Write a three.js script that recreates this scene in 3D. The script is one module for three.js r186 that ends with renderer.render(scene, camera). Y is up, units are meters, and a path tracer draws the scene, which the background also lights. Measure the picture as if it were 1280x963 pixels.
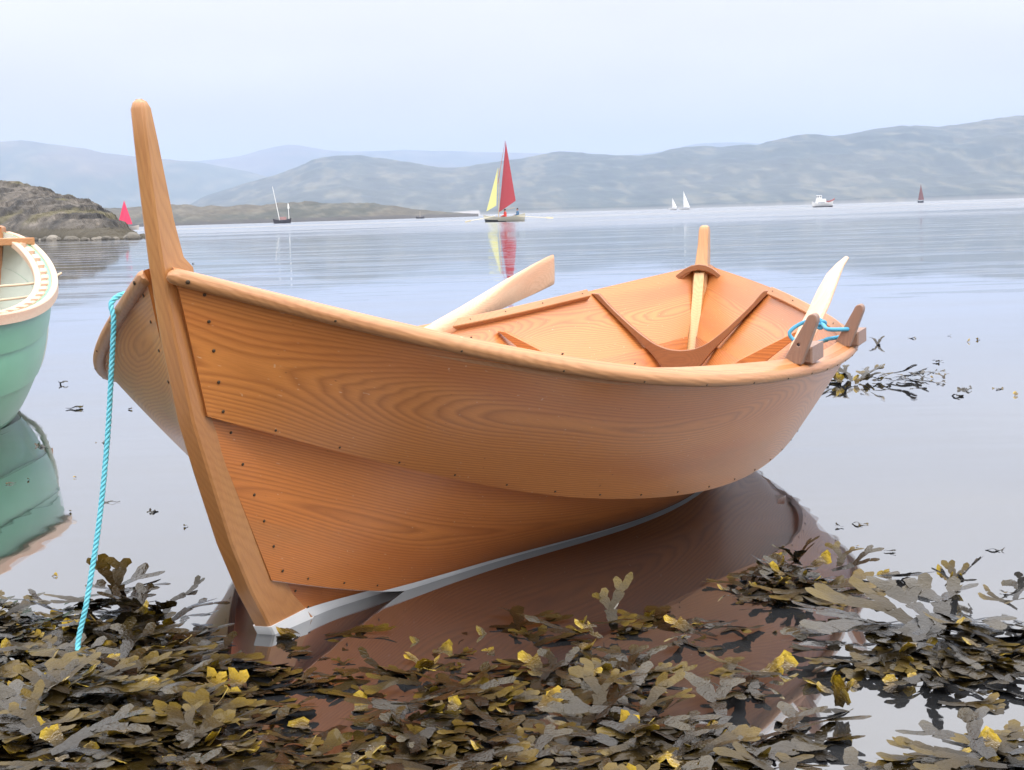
import * as THREE from 'three';
import { mergeGeometries, mergeVertices, toCreasedNormals } from 'three/addons/utils/BufferGeometryUtils.js';
import { MarchingCubes } from 'three/addons/objects/MarchingCubes.js';

// ---------------------------------------------------------------- camera, sky, sun, exposure
const scene = new THREE.Scene();
const CAM_H = 0.8185, FOCAL = 2010.7, PITCH = 6.1004 * Math.PI / 180, ROLL = 1.7413 * Math.PI / 180;
const camera = new THREE.PerspectiveCamera(2 * Math.atan(481.5 / FOCAL) * 180 / Math.PI, 1024 / 770, 0.05, 40000);
const FWD = new THREE.Vector3(0, -Math.sin(PITCH), -Math.cos(PITCH));
const R0 = new THREE.Vector3(1, 0, 0), U0 = new THREE.Vector3(0, Math.cos(PITCH), -Math.sin(PITCH));
const RGT = R0.clone().multiplyScalar(Math.cos(ROLL)).addScaledVector(U0, -Math.sin(ROLL));
const UPV = R0.clone().multiplyScalar(Math.sin(ROLL)).addScaledVector(U0, Math.cos(ROLL));
camera.position.set(0, CAM_H, 0);
camera.quaternion.setFromRotationMatrix(new THREE.Matrix4().makeBasis(RGT, UPV, FWD.clone().negate()));
camera.updateMatrixWorld();

const renderer = new THREE.WebGLRenderer({ antialias: true });
renderer.toneMapping = THREE.LinearToneMapping;
renderer.toneMappingExposure = 1.68;
renderer.shadowMap.enabled = true;

// seeded random numbers and value noise
function rng(seed) { let a = seed >>> 0; return () => { a = (a + 0x6D2B79F5) >>> 0; let t = a; t = Math.imul(t ^ (t >>> 15), t | 1); t ^= t + Math.imul(t ^ (t >>> 7), t | 61); return ((t ^ (t >>> 14)) >>> 0) / 4294967296; }; }
const hash = (x, y, s) => { let h = Math.imul(x | 0, 374761393) + Math.imul(y | 0, 668265263) + Math.imul(s | 0, 974634277); h = Math.imul(h ^ (h >>> 13), 1274126177); return ((h ^ (h >>> 16)) >>> 0) / 4294967296; };
function vnoise(x, y, s = 0, px = 0, py = 0) {
  const xi = Math.floor(x), yi = Math.floor(y), fx = x - xi, fy = y - yi, u = fx * fx * (3 - 2 * fx), v = fy * fy * (3 - 2 * fy);
  let x0 = xi, x1 = xi + 1, y0 = yi, y1 = yi + 1;
  if (px) { x0 = ((x0 % px) + px) % px; x1 = x0 + 1 === px ? 0 : x0 + 1; }
  if (py) { y0 = ((y0 % py) + py) % py; y1 = y0 + 1 === py ? 0 : y0 + 1; }
  const a = hash(x0, y0, s), b = hash(x1, y0, s), c = hash(x0, y1, s), d = hash(x1, y1, s), e = a + (b - a) * u;
  return e + (c + (d - c) * u - e) * v;
}
function fbm(x, y, s = 0, o = 5, px = 0, py = 0) { let a = 0, w = 0.5, t = 0; for (let i = 0; i < o; i++) { a += w * vnoise(x, y, s + i, px, py); t += w; w *= 0.5; x *= 2; y *= 2; px *= 2; py *= 2; } return a / t; }
const smooth = (a, b, x) => { const t = Math.min(1, Math.max(0, (x - a) / (b - a))); return t * t * (3 - 2 * t); };
const lerp = (a, b, t) => a + (b - a) * t;

// overcast sky: a bright grey sheet that grows brighter towards the zenith
{
  const W = 1024, H = 512, data = new Float32Array(W * H * 4);
  for (let j = 0; j < H; j++) {
    const el = ((j + 0.5) / H - 0.5) * Math.PI;
    for (let i = 0; i < W; i++) {
      const az = i / W * Math.PI * 2, s = Math.max(0, Math.sin(el));
      const k = 1 / (s + 0.09);
      const cl = fbm(40 + 1.1 * Math.cos(az) * k, 40 + 1.1 * Math.sin(az) * k, 7, 5) - 0.5;
      const L = (0.50 + 2.45 * Math.pow(s, 1.5)) * (1 + 0.2 * cl), o = (j * W + i) * 4;
      const hz = Math.exp(-s * 9);
      data[o] = L * lerp(1.02, 1.05, hz); data[o + 1] = L * lerp(1.0, 1.0, hz); data[o + 2] = L * lerp(1.0, 0.98, hz); data[o + 3] = 1;
    }
  }
  const sky = new THREE.DataTexture(data, W, H, THREE.RGBAFormat, THREE.FloatType);
  sky.mapping = THREE.EquirectangularReflectionMapping; sky.magFilter = THREE.LinearFilter; sky.minFilter = THREE.LinearFilter; sky.needsUpdate = true;
  scene.background = sky; scene.environment = sky;
}
const sun = new THREE.DirectionalLight(new THREE.Color(1, 0.965, 0.91), 0.95);
sun.position.set(4, 10, 1.2); sun.castShadow = true; sun.shadow.radius = 26;
sun.shadow.mapSize.set(2048, 2048);
Object.assign(sun.shadow.camera, { left: -8, right: 8, top: 8, bottom: -8, near: 0.5, far: 60 });
sun.target.position.set(0, 0, -5); scene.add(sun, sun.target);
scene.fog = new THREE.FogExp2(new THREE.Color(0.56, 0.705, 1.0), 0.00025);

// a ray of the photograph, as a direction; points on the water and on the skyline
function ray(px, py) { return FWD.clone().multiplyScalar(FOCAL).addScaledVector(RGT, px - 640).addScaledVector(UPV, 481.5 - py).normalize(); }
function onWater(px, py, y = 0) { const q = ray(px, py); return q.multiplyScalar((y - CAM_H) / q.y).add(camera.position); }
function atDepth(px, py, d) { const q = ray(px, py); return q.multiplyScalar(d / -q.z).add(camera.position); }
const horizonY = px => 266.5 - 0.0304 * (px - 640);

// ---------------------------------------------------------------- helpers
const taken = new Map();
function numbered(n) { const k = taken.get(n) || 0; taken.set(n, k + 1); return k ? `${n}_${String(k).padStart(3, '0')}` : n; }
function shade(o) { o.castShadow = true; o.receiveShadow = true; return o; }
function obj(name, geo, mat, parent) {
  if (Array.isArray(geo)) geo = merge(geo);
  const m = shade(new THREE.Mesh(geo, mat)); m.name = parent ? name : numbered(name); (parent || scene).add(m); return m;
}
function merge(list) {
  const l = list.map(g => { let q = g.index ? g.toNonIndexed() : g; if (!q.attributes.uv) q.setAttribute('uv', new THREE.BufferAttribute(new Float32Array(q.attributes.position.count * 2), 2)); for (const k of Object.keys(q.attributes)) if (!['position', 'normal', 'uv'].includes(k)) q.deleteAttribute(k); return q; });
  return mergeGeometries(l);
}
function tag(o, label, category, group) { o.userData.label = label; o.userData.category = category; if (group) o.userData.group = group; return o; }
function struct(o) { o.userData.kind = 'structure'; return o; }
function thing(name, label, category, pos = [0, 0, 0], turn = 0, group) {
  const g = new THREE.Group(); g.name = numbered(name); g.position.set(...pos); g.rotation.y = turn; scene.add(g); return tag(g, label, category, group);
}
const V = (x, y, z) => new THREE.Vector3(x, y, z);
// grid of points -> smooth sheet; rows[i][j] = Vector3, uvs[i][j] = [u, v]
function sheet(rows, uvs, flip = false, closed = false) {
  const n = rows.length, m = rows[0].length, pos = [], uv = [], idx = [];
  for (let i = 0; i < n; i++) for (let j = 0; j < m; j++) { const p = rows[i][j]; pos.push(p.x, p.y, p.z); const t = uvs ? uvs[i][j] : [i / n, j / m]; uv.push(t[0], t[1]); }
  for (let i = 0; i < n - 1; i++) for (let j = 0; j < m - 1 + (closed ? 1 : 0); j++) {
    const a = i * m + j, b = i * m + (j + 1) % m, c = (i + 1) * m + j, d = (i + 1) * m + (j + 1) % m;
    if (flip) idx.push(a, b, c, b, d, c); else idx.push(a, c, b, b, c, d);
  }
  const g = new THREE.BufferGeometry(); g.setAttribute('position', new THREE.Float32BufferAttribute(pos, 3)); g.setAttribute('uv', new THREE.Float32BufferAttribute(uv, 2)); g.setIndex(idx); g.computeVertexNormals(); return g;
}
// loops of points lofted into a closed bar, hard edges kept above the crease angle
function loft(loops, crease = 0.7, uvScale = 1, caps = true) {
  const pos = [], uv = [], n = loops.length, m = loops[0].length; let along = 0;
  const us = [0]; for (let i = 1; i < n; i++) { along += loops[i][0].distanceTo(loops[i - 1][0]); us.push(along); }
  const vs = [0]; for (let j = 1; j <= m; j++) vs.push(vs[j - 1] + loops[n >> 1][j % m].distanceTo(loops[n >> 1][j - 1]));
  const put = (p, u, v) => { pos.push(p.x, p.y, p.z); uv.push(u * uvScale, v * uvScale); };
  for (let i = 0; i < n - 1; i++) for (let j = 0; j < m; j++) {
    const k = (j + 1) % m, A = loops[i][j], B = loops[i][k], C = loops[i + 1][j], D = loops[i + 1][k];
    put(A, us[i], vs[j]); put(B, us[i], vs[j + 1]); put(C, us[i + 1], vs[j]); put(B, us[i], vs[j + 1]); put(D, us[i + 1], vs[j + 1]); put(C, us[i + 1], vs[j]);
  }
  if (caps) for (const [e, rev] of [[0, true], [n - 1, false]]) {
    const c = V(0, 0, 0); loops[e].forEach(p => c.add(p)); c.multiplyScalar(1 / m);
    for (let j = 0; j < m; j++) { const a = loops[e][j], b = loops[e][(j + 1) % m]; const o = e ? 0.03 : 0; put(c, us[e] + o, 0.02); if (rev) { put(b, us[e], vs[j + 1]); put(a, us[e], vs[j]); } else { put(a, us[e], vs[j]); put(b, us[e], vs[j + 1]); } }
  }
  const g = new THREE.BufferGeometry(); g.setAttribute('position', new THREE.Float32BufferAttribute(pos, 3)); g.setAttribute('uv', new THREE.Float32BufferAttribute(uv, 2));
  // orientation: make the signed volume positive
  let vol = 0; const a = V(), b = V(), c = V(); for (let i = 0; i < pos.length; i += 9) { a.set(pos[i], pos[i + 1], pos[i + 2]); b.set(pos[i + 3], pos[i + 4], pos[i + 5]); c.set(pos[i + 6], pos[i + 7], pos[i + 8]); vol += a.dot(b.cross(c)); }
  if (vol < 0) { const P = g.attributes.position.array, U = g.attributes.uv.array; for (let i = 0; i < P.length / 9; i++) { for (let k = 0; k < 3; k++) { const t = P[i * 9 + 3 + k]; P[i * 9 + 3 + k] = P[i * 9 + 6 + k]; P[i * 9 + 6 + k] = t; } for (let k = 0; k < 2; k++) { const t = U[i * 6 + 2 + k]; U[i * 6 + 2 + k] = U[i * 6 + 4 + k]; U[i * 6 + 4 + k] = t; } } }
  return toCreasedNormals(g, crease);
}
function tube(points, r, seg = 8, n = 40) { return new THREE.TubeGeometry(new THREE.CatmullRomCurve3(points), n, r, seg, false); }
function box(w, h, d, x = 0, y = 0, z = 0) { const b = Math.min(w, h, d) * 0.12; return loft([[-1, 0], [-1, 1], [1, 1], [1, 0]].map(([s, inner]) => { const k = inner ? 0 : b; const xx = x + s * (w / 2 - (inner ? b : 0)); const hh = h / 2 - k, dd = d / 2 - k; return [V(xx, y - hh, z - dd), V(xx, y + hh, z - dd), V(xx, y + hh, z + dd), V(xx, y - hh, z + dd)]; }), 0.4); }
const mirrorZ = g => { const q = g.clone(); q.scale(1, 1, -1); const P = q.index; if (P) { const a = P.array; for (let i = 0; i < a.length; i += 3) { const t = a[i]; a[i] = a[i + 1]; a[i + 1] = t; } } else { for (const k of Object.keys(q.attributes)) { const at = q.attributes[k], s = at.itemSize, a = at.array; for (let i = 0; i < at.count; i += 3) for (let c = 0; c < s; c++) { const t = a[i * s + c]; a[i * s + c] = a[(i + 1) * s + c]; a[(i + 1) * s + c] = t; } } } return q; };

// ---------------------------------------------------------------- textures and materials
const enc = c => Math.round(255 * Math.min(1, Math.max(0, c <= 0.0031308 ? c * 12.92 : 1.055 * Math.pow(c, 1 / 2.4) - 0.055)));
function texture(W, H, fn, srgb = true) {
  const d = new Uint8Array(W * H * 4);
  for (let j = 0; j < H; j++) for (let i = 0; i < W; i++) { const c = fn((i + 0.5) / W, (j + 0.5) / H), o = (j * W + i) * 4; for (let k = 0; k < 3; k++) { const v = typeof c === 'number' ? c : c[k]; d[o + k] = srgb ? enc(v) : Math.round(255 * Math.min(1, Math.max(0, v))); } d[o + 3] = 255; }
  const t = new THREE.DataTexture(d, W, H, THREE.RGBAFormat); t.wrapS = t.wrapT = THREE.RepeatWrapping; t.magFilter = THREE.LinearFilter; t.minFilter = THREE.LinearMipmapLinearFilter; t.generateMipmaps = true;
  if (srgb) t.colorSpace = THREE.SRGBColorSpace; t.needsUpdate = true; return t;
}
const mix3 = (a, b, t) => [lerp(a[0], b[0], t), lerp(a[1], b[1], t), lerp(a[2], b[2], t)];
// plain-sawn timber: rings of a trunk cut lengthwise, u along the grain (tile of lenU x lenV metres)
function ringPattern(seed, lenU, lenV, spacing, depth) {
  return (u, v) => {
    const x = u * lenU, y = v * lenV;
    const c = 0.5 * lenV + (vnoise(u * 4, 0.5, seed, 4) - 0.5) * lenV * 0.55;
    const dd = depth * (0.25 + 1.5 * vnoise(u * 5, 3.5, seed + 3, 5));
    let dy = Math.abs(y - c); dy = Math.min(dy, lenV - dy + 0.02);
    const warp = (fbm(u * 4, v * 6, seed + 9, 3, 4, 6) - 0.5) * spacing * 3.0 + (vnoise(u * 22, v * 40, seed + 20, 22, 40) - 0.5) * spacing * 0.35;
    const r = Math.sqrt(dd * dd + dy * dy) + warp, f = r / spacing, q = f - Math.floor(f);
    const late = q < 0.7 ? Math.pow(q / 0.7, 2.2) : 1 - (q - 0.7) / 0.3;
    const fibre = vnoise(u * lenU * 60, v * lenV * 1400, seed + 30, Math.round(lenU * 60), Math.round(lenV * 1400));
    return { late, fibre, tone: fbm(u * 3, v * 3, seed + 40, 4, 3, 3), x, y };
  };
}
function woodMat(seed, light, dark, o = {}) {
  const lenU = o.lenU || 2.4, lenV = o.lenV || 0.5, p = ringPattern(seed, lenU, lenV, o.spacing || 0.0075, o.depth || 0.07), W = o.W || 1024, H = o.H || 512;
  const red = o.red || [dark[0] * 1.25, dark[1] * 0.95, dark[2] * 0.8];
  const map = texture(W, H, (u, v) => {
    const q = p(u, v); let c = mix3(light, dark, (o.contrast ?? 0.62) * q.late);
    c = mix3(c, red, 0.42 * smooth(0.45, 0.75, q.tone)); if (o.marks) { const sp = vnoise(u * 520, v * 90, seed + 50, 520, 90), st = fbm(u * 7, v * 3, seed + 60, 5, 7, 3); if (sp > .975) c = mix3(c, [.66, .5, .36], .55); else if (sp < .012) c = mix3(c, [.09, .035, .012], .7); c = mix3(c, [.34, .15, .05], .35 * smooth(.56, .72, st)); } const k = 0.92 + 0.16 * q.fibre; return c.map(z => z * k);
  });
  map.repeat.set(1 / lenU, 1 / lenV);
  const bump = texture(512, 256, (u, v) => { const q = p(u, v); return 0.5 + 0.3 * q.late + 0.2 * (q.fibre - 0.5); }, false); bump.repeat.copy(map.repeat);
  return new THREE.MeshPhysicalMaterial({ map, bumpMap: bump, bumpScale: o.bump ?? 0.0006, roughness: o.rough ?? 0.5, clearcoat: o.coat ?? 0.75, clearcoatRoughness: o.coatRough ?? 0.26, side: THREE.DoubleSide });
}
const MAT = {};
MAT.plank = [1, 2, 3].map(s => woodMat(s * 17, [[0.56, 0.208, 0.046], [0.55, 0.185, 0.038], [0.52, 0.18, 0.038]][s - 1], [0.27, 0.076, 0.013], { contrast: 0.6, lenU: 3.1, spacing: 0.0066, marks: true }));
MAT.stem = woodMat(71, [0.46, 0.225, 0.075], [0.30, 0.13, 0.04], { contrast: 0.4, spacing: 0.006, lenV: 0.25, depth: 0.2, H: 256 });
MAT.rail = woodMat(83, [0.44, 0.215, 0.09], [0.28, 0.12, 0.042], { contrast: 0.35, spacing: 0.005, lenV: 0.2, depth: 0.2, H: 256, coat: 0.25, coatRough: 0.35 });
MAT.frame = woodMat(97, [0.27, 0.10, 0.03], [0.17, 0.055, 0.016], { contrast: 0.4, spacing: 0.005, lenV: 0.2, depth: 0.2, H: 256 });
MAT.rim = woodMat(89, [0.60, 0.43, 0.31], [0.44, 0.28, 0.19], { contrast: 0.35, spacing: 0.006, lenV: 0.2, depth: 0.2, W: 512, H: 128, coat: 0.1 });
MAT.apron = woodMat(103, [0.66, 0.42, 0.18], [0.45, 0.23, 0.08], { contrast: 0.4, spacing: 0.006, lenV: 0.2, depth: 0.2, H: 256 });
MAT.oar = woodMat(113, [0.72, 0.47, 0.30], [0.52, 0.28, 0.15], { contrast: 0.4, spacing: 0.006, lenV: 0.2, depth: 0.15, H: 256, coat: 0.15, coatRough: 0.4 });
MAT.horn = woodMat(127, [0.25, 0.145, 0.10], [0.16, 0.08, 0.055], { contrast: 0.4, spacing: 0.005, lenV: 0.2, depth: 0.2, H: 256, coat: 0.1 });
const std = (c, r = 0.6, o = {}) => new THREE.MeshPhysicalMaterial({ color: new THREE.Color(...c), roughness: r, side: THREE.DoubleSide, ...o });
{
  const speck = texture(256, 256, (u, v) => { const n = fbm(u * 12, v * 12, 5, 4, 12, 12); return mix3([0.70, 0.72, 0.74], [0.82, 0.83, 0.84], n); }); speck.repeat.set(2, 2);
  MAT.boot = std([1, 1, 1], 0.4, { map: speck, clearcoat: 0.3 });
}
MAT.rivet = std([0.07, 0.045, 0.025], 0.5, { metalness: 0.4 });
MAT.dark = std([0.02, 0.017, 0.015], 0.8);
{ const f = texture(256, 64, (u, v) => mix3([0.07, 0.42, 0.54], [0.22, 0.64, 0.74], fbm(u * 60, v * 6, 3, 4, 60, 6))); f.repeat.set(1, 1); MAT.cyanRope = std([1, 1, 1], 0.75, { map: f }); }
MAT.blueRope = std([0.06, 0.30, 0.48], 0.65);
MAT.bareRope = std([0.55, 0.42, 0.30], 0.8);

// ---------------------------------------------------------------- water and shore
{
  // wavelets: crests lie mostly across the fetch; calm and ruffled lanes
  const ripA = texture(1024, 1024, (u, v) => {
    const a = fbm(u * 26, v * 60, 3, 4, 26, 60), b = fbm(u * 9 + 3, v * 22, 13, 3, 9, 22), m = smooth(0.35, 0.7, fbm(u * 2, v * 7, 31, 3, 2, 7));
    return 0.5 + (a - 0.5) * (0.25 + 0.75 * m) + 0.8 * (b - 0.5);
  }, false);
  ripA.repeat.set(1 / 34, 1 / 34);
  // gloss: wind lanes, laid out over the whole loch on uv1 (u across, v = log of the distance offshore)
  const lanes = texture(512, 2048, (u, v) => {
    const off = smooth(0.12, 0.5, v);
    const n = fbm(u * 5, v * 90, 51, 4, 5, 90), n2 = fbm(u * 3, v * 26, 57, 3, 3, 26);
    const lane = smooth(0.38, 0.68, 0.55 * n + 0.45 * n2);
    const r = lerp(0.02, lerp(0.11, 0.30, lane), off) + smooth(0.3, 0.7, v) * 0.16;
    return [0, r, 0];
  }, false);
  const swell = texture(2048, 2048, (u, v) => {
    const d = 10 * (Math.exp(7.6 * v) - 1), A = 0.02 * smooth(3, 14, d) + 0.24 * smooth(11, 55, d);
    const calm = 0.25 + 0.75 * smooth(0.36, 0.62, fbm(u * 5, v * 34, 201, 3, 5, 34)), e = 0.0014, f = q => fbm(u * 22, q * 210, 211, 4, 22, 210);
    const sy = (f(v + e) - f(v)) * A * calm * 6.0, sx = (vnoise(u * 90, v * 160, 221, 90, 160) - .5) * A * .35 * calm, l = 1 / Math.hypot(sx, sy, 1);
    return [.5 + .5 * sx * l, .5 + .5 * sy * l, .5 + .5 * l];
  }, false);
  swell.channel = 1; swell.wrapT = THREE.ClampToEdgeWrapping;
  lanes.channel = 1; lanes.wrapT = THREE.ClampToEdgeWrapping; lanes.wrapS = THREE.RepeatWrapping;
  const xs = [], zs = [];
  for (let i = -34; i <= 34; i++) { const t = i / 34; xs.push(Math.sign(t) * (Math.exp(Math.abs(t) * 6.3) - 1) * 10); }
  for (let j = 0; j <= 90; j++) { const t = j / 90; zs.push(6 - (Math.exp(t * 6.5) - 1) * 10); }
  const pos = [], uv = [], uv1 = [], idx = [];
  for (const z of zs) for (const x of xs) { pos.push(x, 0, z); uv.push(x, z); const d = Math.max(0, 6 - z); uv1.push(x / (60 + d * 0.9) * 0.9 + 0.5, Math.log(1 + d / 10) / 7.6); }
  const m = xs.length; for (let j = 0; j < zs.length - 1; j++) for (let i = 0; i < m - 1; i++) { const a = j * m + i; idx.push(a, a + 1, a + m, a + 1, a + m + 1, a + m); }
  const g = new THREE.BufferGeometry(); g.setAttribute('position', new THREE.Float32BufferAttribute(pos, 3)); g.setAttribute('uv', new THREE.Float32BufferAttribute(uv, 2)); g.setAttribute('uv1', new THREE.Float32BufferAttribute(uv1, 2)); g.setIndex(idx); g.computeVertexNormals();
  const water = new THREE.MeshPhysicalMaterial({ color: new THREE.Color(0.02, 0.021, 0.023), metalness: 0, ior: 2.333, clearcoat: 0.7, clearcoatRoughness: 1, clearcoatRoughnessMap: lanes, roughness: 1, roughnessMap: lanes, bumpMap: ripA, bumpScale: 0.006, normalMap: swell, normalScale: new THREE.Vector2(0.42, 0.42) });
  const w = obj('water', g, water); struct(w); w.castShadow = false;
  // the shore below and behind
  const rows = [], uvs = []; for (let j = 0; j <= 40; j++) { const r = [], t = []; for (let i = 0; i <= 40; i++) { const x = (i / 40 - 0.5) * 40, z = 10 - 26 * j / 40; r.push(V(x, (z + 2.12) * 0.075 + 0.05 * (fbm(x * 2, z * 2, 91) - 0.5), z)); t.push([x, z]); } rows.push(r); uvs.push(t); }
  const gravel = texture(512, 512, (u, v) => mix3([0.018, 0.013, 0.007], [0.09, 0.07, 0.045], fbm(u * 40, v * 40, 77, 4, 40, 40))); gravel.repeat.set(0.5, 0.5);
  struct(obj('shore', sheet(rows, uvs), new THREE.MeshStandardMaterial({ map: gravel, roughness: 0.9, side: THREE.DoubleSide })));
}

// ---------------------------------------------------------------- hills across the loch
function hillColor(x, z, y, H, kind, seed) {
  const n = fbm(x * 0.004 * kind.f, y * 0.014 * kind.f, seed, 5), n2 = fbm(x * 0.035 * kind.f, y * 0.06 * kind.f, seed + 7, 5);
  let c = mix3(kind.a, kind.b, smooth(0.38, 0.6, n)); c = mix3(c, kind.c, smooth(0.5, 0.7, n2) * 0.4);
  const n3 = fbm(x * .11 * kind.f, y * .2 * kind.f, seed + 17, 3); return c.map(v => v * (0.4 + 0.6 * n2 + 0.7 * n3));
}
function hills(name, ridge, Ds, Dr, o) {
  const nu = o.nu || 300, nv = o.nv || 36, rows = [], cols = [], p0 = ridge[0][0], p1 = ridge[ridge.length - 1][0];
  for (let i = 0; i <= nu; i++) {
    const px = lerp(p0, p1, i / nu); let k = 0; while (k < ridge.length - 2 && px > ridge[k + 1][0]) k++;
    const t = (px - ridge[k][0]) / (ridge[k + 1][0] - ridge[k][0]);
    // Catmull-Rom through the ridge points
    const q = n => ridge[Math.min(ridge.length - 1, Math.max(0, n))][1], a = q(k - 1), b = q(k), c = q(k + 1), d = q(k + 2);
    const py = b + 0.5 * t * (c - a + t * (2 * a - 5 * b + 4 * c - d + t * (3 * (b - c) + d - a)));
    const dir = ray(px, horizonY(px)); dir.y = 0; dir.multiplyScalar(1 / -dir.z);
    const up = horizonY(px) - py, row = [];
    for (let j = 0; j <= nv; j++) {
      const v = j / nv, s = Math.min(1, v / 0.78), D = lerp(Ds, Dr, s) + (v > 0.78 ? (v - 0.78) * 4.5 * (Dr - Ds) : 0);
      const x = dir.x * D, z = -D, H = Math.max(0.2, up * Dr / FOCAL + CAM_H);
      const rough = (fbm(x * o.nf, z * o.nf, o.seed, 6) - 0.5);
      let y = v <= 0.78 ? H * (0.04 + 0.96 * Math.pow(smooth(0, 1, s) * 0.45 + s * 0.55, o.pow || 1.05)) + rough * H * (o.amp ?? 0.35) * Math.sin(Math.PI * Math.min(1, s)) : H * (1 - 1.3 * smooth(0.78, 1.05, v));
      y += (fbm(x * o.nf * 9, z * o.nf * 9, o.seed + 5, 3) - 0.5) * (o.fine ?? 0.03) * H * (s > 0.02 ? 1 : 0);
      if (j === 0) y = -H * 0.05;
      row.push(V(x, y, z));
    }
    rows.push(row);
  }
  const g = sheet(rows, rows.map(r => r.map(p => [p.x, p.z])), true), col = [];
  rows.forEach(r => r.forEach(p => { const c = hillColor(p.x, p.z, p.y, 1, o.kind, o.seed + 60); col.push(...(p.y < (o.beach || 0) && o.beach ? o.kind.shore : c)); }));
  g.setAttribute('color', new THREE.Float32BufferAttribute(col, 3));
  const m = new THREE.MeshStandardMaterial({ vertexColors: true, roughness: 1, side: THREE.DoubleSide });
  return struct(obj(name, g, m));
}
const moor = { f: 1, a: [0.10, 0.085, 0.045], b: [0.055, 0.07, 0.035], c: [0.16, 0.13, 0.075], shore: [0.3, 0.27, 0.24] };
const wood = { f: 1.6, a: [0.035, 0.045, 0.03], b: [0.05, 0.055, 0.035], c: [0.14, 0.12, 0.075], shore: [0.34, 0.31, 0.28] };
hills('distant_mountains', [[-1700, 235], [-900, 215], [-500, 212], [-200, 200], [120, 205], [250, 202], [310, 195], [345, 186], [368, 182], [395, 186], [430, 190], [520, 189], [600, 191], [680, 193], [780, 195], [830, 190], [880, 180], [960, 181], [1100, 185], [1300, 180], [1700, 190]], 4900, 6000, { seed: 3, nf: 0.0012, kind: moor, amp: 0.3 });
hills('blue_hills', [[-1700, 250], [-1000, 205], [-600, 190], [-250, 196], [-60, 185], [0, 181], [38, 178], [70, 182], [105, 188], [165, 196], [210, 200], [260, 206], [310, 214], [350, 226], [390, 240], [430, 258]], 3500, 4300, { seed: 11, nf: 0.0018, kind: moor, amp: 0.5, fine: .06 });
hills('wooded_hills', [[225, 262], [255, 247], [290, 236], [330, 224], [365, 214], [398, 200], [430, 196], [470, 199], [520, 205], [560, 211], [600, 207], [650, 199], [700, 192], [750, 194], [800, 195], [850, 188], [890, 184], [950, 182], [985, 173], [1015, 171], [1045, 173], [1090, 165], [1140, 158], [1180, 160], [1230, 153], [1280, 147], [1380, 140], [1600, 150], [1900, 165], [2500, 190], [3200, 220]], 1900, 2700, { seed: 23, nf: 0.0028, kind: wood, amp: 0.6, fine: 0.08, nu: 1100, nv: 110, beach: 4 });
hills('low_island', [[-700, 305], [-400, 285], [-120, 270], [40, 262], [160, 260], [215, 257], [260, 258], [330, 257], [370, 254], [420, 255], [450, 254], [485, 257], [520, 262], [560, 265], [598, 267.2]], 560, 680, { seed: 41, nf: 0.02, kind: { f: 12, a: [0.06, 0.05, 0.03], b: [0.035, 0.036, 0.022], c: [0.12, 0.105, 0.075], shore: [0.035, 0.03, 0.025] }, amp: 0.5, fine: 0.35, nu: 300, nv: 30, beach: 1.2 });

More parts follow.
